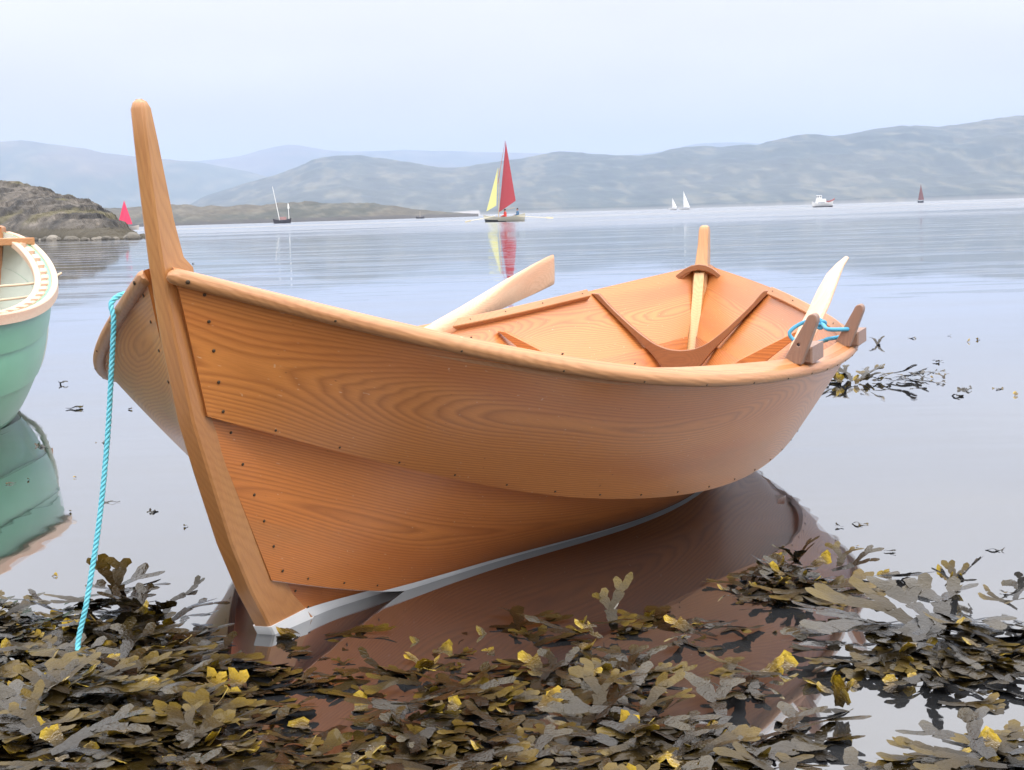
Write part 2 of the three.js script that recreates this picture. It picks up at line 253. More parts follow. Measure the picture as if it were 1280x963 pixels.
// rocky point on the near shore
{
  const nu = 620, nv = 150, rows = [], col = [], top = [[-900, 306], [-820, 285], [-650, 250], [-420, 225], [-200, 218], [-60, 224], [0, 228], [30, 231], [60, 238], [95, 246], [120, 256], [140, 270], [155, 281], [168, 291], [180, 300]];
  const ridgeAt = px => { let k = 0; while (k < top.length - 2 && px > top[k + 1][0]) k++; return lerp(top[k][1], top[k + 1][1], (px - top[k][0]) / (top[k + 1][0] - top[k][0])); };
  for (let i = 0; i <= nu; i++) {
    const px = lerp(-900, 182, i / nu), dir = ray(px, horizonY(px)); dir.y = 0; dir.multiplyScalar(1 / -dir.z); const row = [];
    const Ds = 92 + 14 * smooth(150, -50, px), Dr = Ds + 22 - 14 * smooth(90, 180, px);
    for (let j = 0; j <= nv; j++) {
      const v = j / nv, s = Math.min(1, v / 0.75), D = lerp(Ds, Dr, s) + Math.max(0, v - 0.75) * 40, x = dir.x * D, z = -D;
      const H = Math.max(0.15, (horizonY(px) - ridgeAt(px)) * Dr / FOCAL + CAM_H);
      const strat = Math.abs(fbm(x * 0.35 + z * 0.1, z * 0.5, 5, 5) - 0.5) * 2, ledge = fbm(x * 0.9, z * 1.4, 15, 4);
      const prof = v <= 0.75 ? Math.pow(s, 0.62) : 1 - smooth(0.75, 1, v) * 0.8;
      let y = H * prof; const step = 0.55; const q = y / step + 0.9 * ledge; y = lerp(y, (Math.floor(q) + smooth(0.55, 0.95, q - Math.floor(q)) - 0.9 * ledge) * step, 0.65 * Math.min(1, s * 4));
      y += (0.5 - strat) * 0.55 * Math.min(1, s * 5) * Math.min(1, H) + (fbm(x * 3, z * 3, 25, 3) - 0.5) * 0.25 * Math.min(1, s * 6);
      if (j === 0) y = -0.25; row.push(V(x, y, z));
      const n = fbm(x * 0.6, z * 0.6 + y, 35, 5), n2 = fbm(x * 2.5, z * 2.5 + 3 * y, 45, 4), n3 = fbm(x * 0.3, z * 0.3, 55, 4);
      let c = mix3([0.026, 0.023, 0.020], [0.085, 0.073, 0.06], smooth(0.35, 0.65, n)); c = mix3(c, [0.11, 0.095, 0.04], smooth(0.52, 0.66, n3) * 0.7 * smooth(0.6, 1.6, y)); c = mix3(c, [0.18, 0.155, 0.13], smooth(0.62, 0.75, n2) * 0.6);
      if (y < 0.5 + 0.4 * n2) c = mix3(c, [0.045, 0.036, 0.018], 0.85);
      col.push(...c);
    }
    rows.push(row);
  }
  const g = sheet(rows, rows.map(r => r.map(p => [p.x, p.z + p.y])), true); g.setAttribute('color', new THREE.Float32BufferAttribute(col, 3));
  const gr = texture(256, 256, (u, v) => 0.3 + 0.7 * fbm(u * 16, v * 16, 65, 5, 16, 16), false); gr.repeat.set(0.5, 0.5);
  struct(obj('rocky_point', toCreasedNormals(g, 0.5), new THREE.MeshStandardMaterial({ vertexColors: true, roughness: 0.95, bumpMap: gr, bumpScale: 0.15, side: THREE.DoubleSide })));
  // boulders along its foot
  const R = rng(99);
  for (let i = 0; i < 34; i++) {
    const px = lerp(-5, 176, R()), dir = ray(px, horizonY(px)); dir.multiplyScalar(1 / -dir.z); const D = 91 + 14 * smooth(150, -50, px) - R() * 2.5, r = 0.12 + 0.3 * R() * R();
    const ge = new THREE.IcosahedronGeometry(r, 2), P = ge.attributes.position; for (let k = 0; k < P.count; k++) { const f = 0.75 + 0.5 * fbm(P.getX(k) / r * 1.5 + i * 9, P.getY(k) / r * 1.5 + P.getZ(k) / r, 3, 3); P.setXYZ(k, P.getX(k) * f * 1.3, P.getY(k) * f * 0.8, P.getZ(k) * f); } ge.computeVertexNormals();
    const b = obj('boulder', ge, std(mix3([0.05, 0.045, 0.035], [0.2, 0.18, 0.15], R()), 0.95)); b.position.set(dir.x * D, r * 0.25, -D); b.rotation.y = R() * 6;
    tag(b, 'small boulder lying at the waterline below the rocky point', 'boulder', 'boulders at the foot of the rocky point');
  }
}

// ---------------------------------------------------------------- the varnished rowing boat
const L = 4.3, K = [0, .08, .2, .35, .5, .65, .8, .92, 1];
function spline(xs, ys) {
  const n = xs.length, a = new Array(n).fill(0), b = new Array(n).fill(1), c = new Array(n).fill(0), d = new Array(n).fill(0), M = new Array(n).fill(0);
  for (let i = 1; i < n - 1; i++) { const h0 = xs[i] - xs[i - 1], h1 = xs[i + 1] - xs[i]; a[i] = h0; b[i] = 2 * (h0 + h1); c[i] = h1; d[i] = 6 * ((ys[i + 1] - ys[i]) / h1 - (ys[i] - ys[i - 1]) / h0); }
  for (let i = 1; i < n; i++) { const w = a[i] / b[i - 1]; b[i] -= w * c[i - 1]; d[i] -= w * d[i - 1]; }
  M[n - 1] = d[n - 1] / b[n - 1]; for (let i = n - 2; i >= 0; i--) M[i] = (d[i] - c[i] * M[i + 1]) / b[i];
  return t => { let i = 0; while (i < n - 2 && t > xs[i + 1]) i++; const h = xs[i + 1] - xs[i], A = (xs[i + 1] - t) / h, B = 1 - A; return A * ys[i] + B * ys[i + 1] + ((A ** 3 - A) * M[i] + (B ** 3 - B) * M[i + 1]) * h * h / 6; };
}
const shB = spline(K, [.03, .3519, .6884, .8705, .8797, .8334, .6267, .322, .03]), shY = spline(K, [.7384, .6003, .469, .4182, .3902, .3888, .4231, .4974, .5631]);
const s1B = spline(K, [.03, .1855, .4193, .6686, .741, .6763, .475, .238, .03]), s1Y = spline(K, [.4674, .3465, .1937, .1169, .1442, .1650, .178, .208, .27]);
const K2 = [0, .117, .2, .35, .5, .65, .8, .9, 1];
const s2B = spline(K2, [.03, .127, .17, .235, .305, .28, .18, .105, .03]), s2Y = spline(K2, [.115, .0, -.036, -.08, -.1, -.085, -.035, .03, .12]);
const kY = spline([0, .08, .2, .5, .8, .92, 1], [.01, -.075, -.125, -.15, -.12, -.07, .01]);
const sheer = u => V(u * L, shY(u), shB(u));
const seam1 = u => V(.0888 + u * (L - .0888 - .2353), s1Y(u), s1B(u));
const seam2 = u => V(.30 + u * (L - .30 - .33), s2Y(u), s2B(u));
const garb = u => V(.44 + u * (L - .44 - .46), kY(u), .028);
// a strake between two curves; w 0 at its top edge, 1 at its lower edge; o.tuck draws the top edge inboard under the strake above
function strakePoint(top, bot, bulge, u, w, tuck) {
  const f = (u, w) => top(u).lerp(bot(u), w); const e = 1e-3;
  const du = f(Math.min(1, u + e), w).sub(f(Math.max(0, u - e), w)), dw = f(u, w + e).sub(f(u, w - e));
  const n = du.cross(dw); n.normalize(); if (n.z < 0) n.negate();
  const ends = Math.min(1, u * 34 + .25, (1 - u) * 34 + .25);
  const p = f(u, w).addScaledVector(n, bulge * 4 * w * (1 - w) * ends - (tuck || 0) * Math.min(1, Math.max(0, 1 - w * 1.1)) * ends * (1 - .75 * smooth(.6, .85, u)));
  return { p, n };
}
const THK = 0.017;
function strake(top, bot, bulge, o = {}) {
  const nu = o.nu || 110, nv = o.nv || 8, out = [], inn = [], uvs = []; let arc = 0, prev = null;
  for (let i = 0; i <= nu; i++) {
    const u = i / nu, a = [], b = [], t = [];
    for (let j = 0; j <= nv; j++) { const w = lerp(o.w0 ?? 0, o.w1 ?? 1, j / nv), { p, n } = strakePoint(top, bot, bulge, u, w, o.tuck); a.push(p); b.push(p.clone().addScaledVector(n, -THK)); t.push([0, 0]); }
    const mid = a[nv >> 1]; if (prev) arc += mid.distanceTo(prev); prev = mid;
    let acc = 0; for (let j = 0; j <= nv; j++) { if (j) acc += a[j].distanceTo(a[j - 1]); t[j] = [arc + (o.off || 0), acc - a[0].distanceTo(a[nv]) / 2 + 0.25]; }
    out.push(a); inn.push(b); uvs.push(t);
  }
  const edge = (f, g2) => sheet([f, g2], [f.map((_, i) => [i * 0.03, 0.1]), f.map((_, i) => [i * 0.03, 0.115])]);
  return [sheet(out, uvs, false), sheet(inn, uvs, true), edge(out.map(r => r[0]), inn.map(r => r[0])), edge(out.map(r => r[nv]), inn.map(r => r[nv])), edge(out[0], inn[0]), edge(out[nu], inn[nu])];
}
const rowboat = thing('rowing_boat', 'varnished orange pine double-ended rowing boat with tall stem posts, grounded among seaweed', 'boat', [-0.6131, 0, -2.8306]);
rowboat.rotation.y = Math.PI / 2 - 0.3434;
rowboat.updateMatrixWorld();
const toBoat = p => rowboat.worldToLocal(p.clone());
const fromBoat = (x, y, z) => rowboat.localToWorld(V(x, y, z));
const BULGE = [0.004, 0.007, 0.004];
for (const s of [1, -1]) {
  const put = (name, gs, mat) => obj(name, s > 0 ? merge(gs) : mirrorZ(merge(gs)), mat, rowboat);
  put('sheer_strake', strake(sheer, seam1, BULGE[0], { off: s > 0 ? 0.5 : 1.7 }), MAT.plank[0]);
  put('middle_strake', strake(seam1, seam2, BULGE[1], { tuck: 0.034, w0: -0.07, off: s > 0 ? 0.2 : 1.1 }), MAT.plank[1]);
  put('garboard_strake', strake(seam2, garb, BULGE[2], { tuck: 0.025, w0: -0.08, off: s > 0 ? 0.9 : 0.3 }), MAT.plank[2]);
  // painted bottom: a film of white paint below the old waterline
  const yp = x => 0.007 + 0.020 * Math.exp(-(x - .4) / .55);
  for (const [top, bot, bl, tk] of [[seam1, seam2, BULGE[1], 0.034], [seam2, garb, BULGE[2], 0.025]]) {
    const rows = [], uvs = [];
    for (let i = 0; i <= 140; i++) {
      const u = i / 140; let lo = 0, hi = 1; const at = w => strakePoint(top, bot, bl, u, w, tk);
      if (at(0.02).p.y < yp(at(0.02).p.x)) lo = hi = 0.0; else if (at(1).p.y > yp(at(1).p.x)) lo = hi = 1; else for (let k = 0; k < 24; k++) { const m = (lo + hi) / 2; if (at(m).p.y > yp(at(m).p.x)) lo = m; else hi = m; }
      const w0 = Math.min(lo, 0.999), r = [], t = []; for (let j = 0; j <= 6; j++) { const q = at(lerp(w0, 1, j / 6)); r.push(q.p.addScaledVector(q.n, 0.0025)); t.push([q.p.x, q.p.y * 3 + q.p.z]); } rows.push(r); uvs.push(t);
    }
    put('bottom_paint', [sheet(rows, uvs)], MAT.boot);
  }
}
// sections follow the sheer: n outboard across the plank, d up along the plank
function sheerFrame(u) { const p = sheer(u), d = p.clone().sub(seam1(u)).normalize(); const t = sheer(Math.min(1, u + .004)).sub(sheer(Math.max(0, u - .004))).normalize(); const n = t.clone().cross(d).normalize(); if (n.z < 0) n.negate(); const dd = n.clone().cross(t).normalize(); if (dd.y < 0) dd.negate(); return { p, n, d: dd }; }
function railSweep(u0, u1, section, N = 120, shrink = 0, level = false) {
  const loops = [], cx = section.reduce((a, q) => a + q[0], 0) / section.length, cy = section.reduce((a, q) => a + q[1], 0) / section.length;
  const at = (u, e) => { const f = sheerFrame(Math.min(.985, Math.max(.018, u))), p = f.p.clone(); if (u < .018) p.addScaledVector(sheer(.022).sub(sheer(.018)).normalize(), (u - .018) * L * 1.31); if (u > .985) p.copy(sheer(u)); if (level) { const k = smooth(.30, .12, u), n = f.n.clone(); n.y = 0; n.normalize(); f.n.lerp(n, k).normalize(); f.d.lerp(V(0, 1, 0), k).normalize(); const lo = smooth(.14, .06, u); p.y -= .016 * lo; e *= 1 - .5 * lo; } loops.push(section.map(([a, b]) => p.clone().addScaledVector(f.n, cx + (a - cx) * e).addScaledVector(f.d, cy + (b - cy) * e))); };
  const ends = shrink ? [[0, .3], [.0006, .6], [.0014, .82], [.0025, .95]] : [];
  for (const [o, e] of ends) at(u0 + o, e); for (let i = 0; i <= N; i++) at(lerp(u0 + (shrink ? .004 : 0), u1 - (shrink ? .004 : 0), i / N), 1); for (const [o, e] of ends.slice().reverse()) at(u1 - o, e);
  return loft(loops, 0.6);
}
const outer = []; for (let k = 0; k <= 8; k++) { const a = -Math.PI / 2 + Math.PI * k / 8; outer.push([0.0005 + 0.018 * Math.cos(a) ** 0.7, -0.0115 + 0.0142 * Math.sin(a)]); }
const inner = [[-0.0175, -0.036], [-0.0175, -0.001], [-0.040, -0.001], [-0.043, -0.004], [-0.043, -0.033], [-0.040, -0.036]];
for (const s of [1, -1]) {
  const side = g => s > 0 ? g : mirrorZ(g);
  obj('rubbing_strake', side(railSweep(-0.004, 0.997, outer, 140, 0.35)), MAT.rail, rowboat);
  obj('inwale', side(railSweep(0.06, 0.893, inner, 110, 0, true)), MAT.rail, rowboat);
}
// stem posts: stations of [front x, y, back x, y, half-width in front, half-width behind]
function stemPost(st) {
  const loops = st.map(([fx, fy, bx, by, wf, wb]) => { const b = 0.004; const dx = bx - fx, dy = by - fy, l = Math.hypot(dx, dy), ux = dx / l, uy = dy / l; return [V(fx, fy, -wf + b), V(fx, fy, wf - b), V(fx + ux * b, fy + uy * b, wf), V(bx - ux * b, by - uy * b, wb), V(bx, by, wb - b), V(bx, by, -wb + b), V(bx - ux * b, by - uy * b, -wb), V(fx + ux * b, fy + uy * b, -wf)]; });
  return loft(loops, 0.5);
}
const stemStations = [[-.038, 1.032, -.032, 1.033, .006, .006], [-.043, 1.026, -.026, 1.028, .011, .012], [-.0455, 1.015, -.021, 1.017, .0138, .016], [-.040, .96, -.006, .958, .014, .018], [-.0335, .90, .010, .897, .014, .0185], [-.0245, .83, .030, .827, .0145, .0185], [-.0155, .77, .053, .758, .015, .021], [-.0095, .735, .068, .74, .0155, .03], [.0035, .67, .075, .70, .016, .032], [.016, .61, .085, .64, .0165, .033], [.034, .55, .10, .58, .017, .033], [.06, .459, .135, .49, .0175, .033], [.11, .348, .185, .385, .018, .033], [.175, .21, .25, .255, .018, .033], [.24, .105, .31, .165, .018, .033], [.32, 0, .385, .07, .018, .033], [.40, -.075, .47, 0, .018, .033], [.5, -.13, .58, -.05, .02, .033], [.7, -.18, .72, -.09, .022, .033]];
obj('stem_post', stemPost(stemStations), MAT.stem, rowboat);
const sternStations = [[4.335, .742, 4.318, .742, .010, .010], [4.343, .735, 4.309, .735, .018, .018], [4.345, .72, 4.302, .72, .021, .021], [4.338, .66, 4.283, .66, .022, .022], [4.334, .60, 4.25, .59, .022, .026], [4.325, .545, 4.23, .55, .021, .032], [4.29, .46, 4.20, .47, .02, .032], [4.235, .34, 4.145, .36, .02, .032], [4.165, .21, 4.075, .245, .02, .032], [4.07, .09, 3.985, .15, .02, .032], [3.98, 0, 3.91, .07, .02, .032], [3.86, -.09, 3.80, -.01, .02, .032], [3.7, -.16, 3.68, -.08, .02, .032]];
obj('stern_post', stemPost(sternStations), MAT.stem, rowboat);
obj('stern_apron', loft([[4.245, .555], [4.20, .46], [4.15, .355], [4.085, .235], [4.01, .13], [3.93, .04]].map(([x, y]) => [V(x, y, -.024), V(x, y, .024), V(x - .035, y - .012, .021), V(x - .035, y - .012, -.021)])), MAT.apron, rowboat);
obj('keel', loft([[.66, -.17], [.9, -.187], [2.15, -.205], [3.5, -.18], [3.74, -.165]].map(([x, y]) => [V(x, y - .01, -.02), V(x, y - .01, .02), V(x, y + .075, .03), V(x, y + .075, -.03)])), MAT.boot, rowboat);
{ // white painted foot of the stem, proud of the wood
  const cut = stemStations.slice(14).map(([a, b, c, d, e, f]) => [a - .002, b, c + .001, d, e + .0025, f + .0025]); cut[0] = [.303, .020, .436, .027, .0205, .0355]; cut[1] = [.318, 0, .452, .004, .0205, .0355];
  obj('bottom_paint', stemPost(cut), MAT.boot, rowboat);
}
// breasthooks
{
  const hook = (u0, u1, mat, th, hollow) => { const s = new THREE.Shape(), pts = []; for (let i = 0; i <= 10; i++) { const u = lerp(u0, u1, i / 10), p = sheer(u); pts.push([p.x, Math.max(.008, p.z - (hollow < 0 ? .055 : .015))]); } s.moveTo(pts[0][0], pts[0][1]); pts.slice(1).forEach(p => s.lineTo(p[0], p[1])); pts.slice().reverse().forEach(p => s.lineTo(p[0], -p[1])); s.quadraticCurveTo(pts[0][0] + hollow, 0, pts[0][0], pts[0][1]); const g = new THREE.ExtrudeGeometry(s, { depth: th, bevelEnabled: true, bevelSize: .003, bevelThickness: .003, bevelSegments: 1, curveSegments: 8 }); g.rotateX(Math.PI / 2); return g; };
  const gs = hook(.972, .996, 0, .02, .045); { const P = gs.attributes.position; for (let i = 0; i < P.count; i++) P.setY(i, P.getY(i) + .022 - 5 * P.getZ(i) ** 2); gs.computeVertexNormals(); } gs.translate(0, shY(.985) + .006, 0); obj('breasthook', gs, MAT.frame, rowboat);
  const gb = hook(.05, .012, 0, .02, -.04); { const P = gb.attributes.position; for (let i = 0; i < P.count; i++) P.setY(i, P.getY(i) + shY(Math.max(0, P.getX(i) / L)) - .016); gb.computeVertexNormals(); } obj('breasthook', gb, MAT.frame, rowboat);
}
// hull section (inside face) at a station x, from gunwale to keel on one side: [z, y]
function sectionAt(x) {
  const solve = f => { let lo = 0, hi = 1; if (f(0).x > x) return null; if (f(1).x < x) return null; for (let k = 0; k < 30; k++) { const m = (lo + hi) / 2; if (f(m).x < x) lo = m; else hi = m; } return f(lo); };
  const pts = []; for (const f of [sheer, seam1, seam2, garb]) { const p = solve(f); if (p) pts.push([p.z, p.y]); } return pts;
}
function frameShape(x, th, depthTop, innerPts, drop = 0) {
  const sec = sectionAt(x).map(([z, y], i) => [Math.max(0.004, z - (i ? (depthTop ? 0.055 : 0.036) : 0.026)), i ? y + (depthTop ? 0.026 : 0.010) : y]); { const k = drop / (sec[0][1] - sec[1][1]); sec[0] = [lerp(sec[0][0], sec[1][0], k), sec[0][1] - drop]; }
  const s = new THREE.Shape(); s.moveTo(sec[0][0], sec[0][1]); sec.slice(1).forEach(p => s.lineTo(p[0], p[1] + 0.01)); sec.slice(1).reverse().forEach(p => s.lineTo(-p[0], p[1] + 0.01)); s.lineTo(-sec[0][0], sec[0][1]);
  const inn = innerPts(sec); const left = inn.map(([z, y]) => [-z, y]), right = inn.slice().reverse();
  if (depthTop) [...left, ...right].forEach(p => s.lineTo(p[0], p[1])); else s.splineThru([...left, ...right].map(p => new THREE.Vector2(p[0], p[1]))); s.lineTo(sec[0][0], sec[0][1]);
  const g = new THREE.ExtrudeGeometry(s, { depth: th, bevelEnabled: true, bevelSize: .002, bevelThickness: .002, bevelSegments: 1, curveSegments: 40 }); g.rotateY(Math.PI / 2); // shape x -> boat z
   g.translate(x - th / 2, 0, 0); return g;
}
{
  const sternFrame = frameShape(3.862, 0.026, 0, sec => [[sec[0][0] - .026, sec[0][1] - .003], [.29, .426], [.222, .362], [.165, .314], [.11, .275], [.055, .252], [0.0, .245]]);
  obj('stern_frame', mergeVertices(sternFrame), MAT.frame, rowboat);
  for (const x of [3.34, 2.2, 1.0]) obj('frame', frameShape(x, 0.026, 1, sec => sec.map(([z, y], i) => [Math.max(0.02, z - (i ? .04 : .03)), y + (i ? .055 : -.004)]).concat([[0, sec[sec.length - 1][1] + .07]]), 0.045), MAT.plank[1], rowboat);
  for (const [x, y] of [[1.55, .17], [2.7, .15]]) { const w = .62 + (x > 2 ? .0 : .02); const q = sectionAt(x); const z = lerp(q[1][0], q[0][0], (y - q[1][1]) / (q[0][1] - q[1][1])) - .055; obj('thwart', box(.2, .022, 2 * z, x, y, 0), MAT.plank[1], rowboat); }
}
// rivets along the stem, the laps and the rail
{
  const rg = new THREE.SphereGeometry(0.0042, 8, 5); rg.scale(1, 1, 0.5);
  const add = (p, n, r = 1) => { const m = obj('rivet', rg, MAT.rivet, rowboat); m.position.copy(p).addScaledVector(n, 0.001); m.quaternion.setFromUnitVectors(V(0, 0, 1), n); m.scale.setScalar(r * .8); };
  for (const s of [1, -1]) {
    const mir = q => { if (s < 0) { q.p.z *= -1; q.n.z *= -1; } return q; };
    const on = (t, b, bl, u, w, tk, r) => { const q = mir(strakePoint(t, b, bl, u, w, tk)); add(q.p, q.n, r); };
    for (const w of [.12, .3, .5, .72, .93]) on(sheer, seam1, BULGE[0], .008, w, 0, 1);
    for (const w of [.08, .26, .44, .6, .76, .92]) on(seam1, seam2, BULGE[1], .011, w, .034, .95);
    for (const w of [.3, .7]) on(seam2, garb, BULGE[2], .014, w, .025, 1);
    for (let i = 1; i < 30; i++) on(sheer, seam1, BULGE[0], i / 30, .965, 0, .8);
    for (let i = 1; i < 9; i++) on(seam1, seam2, BULGE[1], i / 34, .95, .034, .75);
    for (let i = 0; i < 22; i++) { const u = .004 + i * .0455, f = sheerFrame(u); const q = mir({ p: f.p.clone().addScaledVector(f.n, .0180).addScaledVector(f.d, -.0115), n: f.n.clone() }); add(q.p, q.n, i ? .8 : 1.3); }
    for (let i = 0; i < 20; i++) { const u = .06 + i * .0435, f = sheerFrame(u); const q = mir({ p: f.p.clone().addScaledVector(f.n, -.043).addScaledVector(f.d, -.017), n: f.n.clone().negate() }); add(q.p, q.n, .9); }
  }
}
// thole horns on the gunwales, with a base block behind each
function hornAt(u, s) {
  const { p, n, d } = sheerFrame(u), t = V(1, 0, 0), pos = p.clone().addScaledVector(n, -.012);
  const sh = new THREE.Shape(); sh.moveTo(-.036, 0); sh.lineTo(.008, 0); sh.lineTo(.047, .103); sh.quadraticCurveTo(.049, .118, .040, .120); sh.quadraticCurveTo(.030, .120, .026, .108); sh.lineTo(-.036, 0);
  const hole = new THREE.Path(); hole.absarc(.004, .047, .0065, 0, Math.PI * 2, true); sh.holes.push(hole);
  const g = new THREE.ExtrudeGeometry(sh, { depth: .045, bevelEnabled: true, bevelSize: .003, bevelThickness: .003, bevelSegments: 2, curveSegments: 10 });
  // shape x is outboard, y is up, depth runs aft
  const M = new THREE.Matrix4().makeBasis(V(0, 0, 1), V(0, 1, 0), V(1, 0, 0)); const q = g.clone(); q.applyMatrix4(M); const ix = q.index; const A = q.attributes.position.array, Nn = q.attributes.normal.array;
  for (let i = 0; i < A.length / 9; i++) for (let k = 0; k < 3; k++) { let z = A[i * 9 + 3 + k]; A[i * 9 + 3 + k] = A[i * 9 + 6 + k]; A[i * 9 + 6 + k] = z; }
  q.computeVertexNormals(); q.translate(pos.x, pos.y + .002, pos.z);
  const b = box(.19, .042, .036, pos.x + .142, pos.y + .018, pos.z + .012);
  const fin = z => s > 0 ? z : mirrorZ(z);
  const h = obj('thole_horn', fin(q), MAT.horn, rowboat); obj('base_block', fin(b), MAT.horn, h); return pos;
}
for (const s of [1, -1]) for (const u of [.352, .555]) hornAt(u, s);

// oars
function oar(name, label, a, b, wdir, secs) {
  // secs: [t along a->b, half-width, half-thickness, twist, sideways bend]
  const ax = b.clone().sub(a).normalize(), loops = [];
  const w0 = wdir.clone().addScaledVector(ax, -wdir.dot(ax)).normalize(), n0 = ax.clone().cross(w0).normalize();
  for (const [t, hw, ht, tw, bend] of secs) {
    const c = a.clone().lerp(b, t).addScaledVector(n0, bend), w = w0.clone().multiplyScalar(Math.cos(tw)).addScaledVector(n0, Math.sin(tw)), n = n0.clone().multiplyScalar(Math.cos(tw)).addScaledVector(w0, -Math.sin(tw));
    const lp = []; for (let k = 0; k < 12; k++) { const q = k / 12 * Math.PI * 2, e = 0.6, cx = Math.sign(Math.cos(q)) * Math.abs(Math.cos(q)) ** e, cy = Math.sign(Math.sin(q)) * Math.abs(Math.sin(q)) ** e; lp.push(c.clone().addScaledVector(w, hw * cx).addScaledVector(n, ht * cy)); } loops.push(lp);
  }
  return tag(obj(name, loft(loops, 0.75), MAT.oar), label, 'oar', 'oars laid in the rowing boat');
}
oar('oar', 'pale wooden oar resting over far gunwale, broad blade face showing', fromBoat(1.72, .225, -.735), fromBoat(4.39, .563, -.72), V(0, 1, 0), [[0, .012, .012, 0, 0], [.01, .016, .016, 0, 0], [.12, .016, .016, 0, 0], [.13, .024, .024, 0, 0], [.45, .03, .032, 0, 0], [.6, .034, .034, .05, 0], [.7, .044, .028, .08, .0], [.8, .058, .018, .08, 0], [.9, .066, .011, .06, .006], [.97, .069, .008, .05, .012], [.998, .068, .006, .05, .016], [1, .065, .004, .05, .016]]);
oar('oar', 'pale wooden oar leaning up beside horns with rope strop, curved blade tip edge-on', fromBoat(2.02, .23, .69), fromBoat(3.32, .639, .73), V(0.2, 0, 1), [[0, .016, .016, 0, 0], [.3, .022, .020, 0, 0], [.4, .034, .018, .0, 0], [.5, .040, .014, .0, 0], [.62, .040, .011, .0, .0], [.74, .034, .010, .1, -.004], [.84, .025, .009, .3, -.004], [.92, .014, .008, .6, .004], [1, .007, .005, .9, .016]]);
// rope strop through the after horn, round the oar
{
  const f = sheerFrame(.555), h = f.p.clone().addScaledVector(f.n, -.012).add(V(-.004, .052, .004));
  const c = V(2.56, .41, .712); const pts = [h.clone().add(V(.03, 0, 0)), h.clone(), h.clone().add(V(-.01, .0, -.05)), V(2.50, .452, .77), V(2.55, .455, .715), V(2.545, .42, .665), V(2.54, .385, .70), V(2.50, .40, .78), h.clone().add(V(0.0, -.03, -.06)), h.clone().add(V(.06, -.02, -.01)), h.clone().add(V(.055, 0, 0))];
  const W = pts.map(p => fromBoat(p.x, p.y, p.z)); const st = obj('rope_strop', [tube(W, .0062, 8, 90), new THREE.TorusKnotGeometry(.009, .006, 40, 6).translate(...W[3].toArray())], MAT.blueRope);
  tag(st, 'blue rope strop tied through a wooden horn around the leaning oar', 'rope');
}
// twisted mooring rope over the far bow
function twisted(path, r, pitch, mat, name) {
  const cur = new THREE.CatmullRomCurve3(path), len = cur.getLength(), N = Math.ceil(len / pitch * 9), fr = cur.computeFrenetFrames(N, false), gs = [];
  for (let s = 0; s < 3; s++) { const P = []; for (let i = 0; i <= N; i++) { const a = i / N * len / pitch * Math.PI * 2 + s * 2.0944, p = cur.getPointAt(i / N); P.push(p.addScaledVector(fr.normals[i], Math.cos(a) * r * .52).addScaledVector(fr.binormals[i], Math.sin(a) * r * .52)); } gs.push(new THREE.TubeGeometry(new THREE.CatmullRomCurve3(P), N * 2, r * .54, 7, false)); }
  return obj(name, gs, mat);
}
{
  const u = .036, f = sheerFrame(u), g = (n, d, dx = 0) => { const p = f.p.clone().addScaledVector(f.n, n).addScaledVector(f.d, d); return fromBoat(p.x + dx, p.y, -p.z); };
  const end = onWater(97, 810, .03), top = g(.03, -.02); const mid = t => top.clone().lerp(end, t).add(V(-.0 + .012 * Math.sin(t * 3.1), -.018 * Math.sin(Math.PI * t), 0));
  const R = twisted([g(-.10, -.22, .15), g(-.05, -.03, .03), g(-.012, .012), g(.018, .008), top, mid(.15), mid(.35), mid(.6), mid(.85), end, end.clone().add(V(.03, -.025, .06))], .0052, .03, MAT.cyanRope, 'mooring_rope');
  tag(R, 'cyan twisted mooring rope hanging from the bow down into seaweed', 'rope');
}

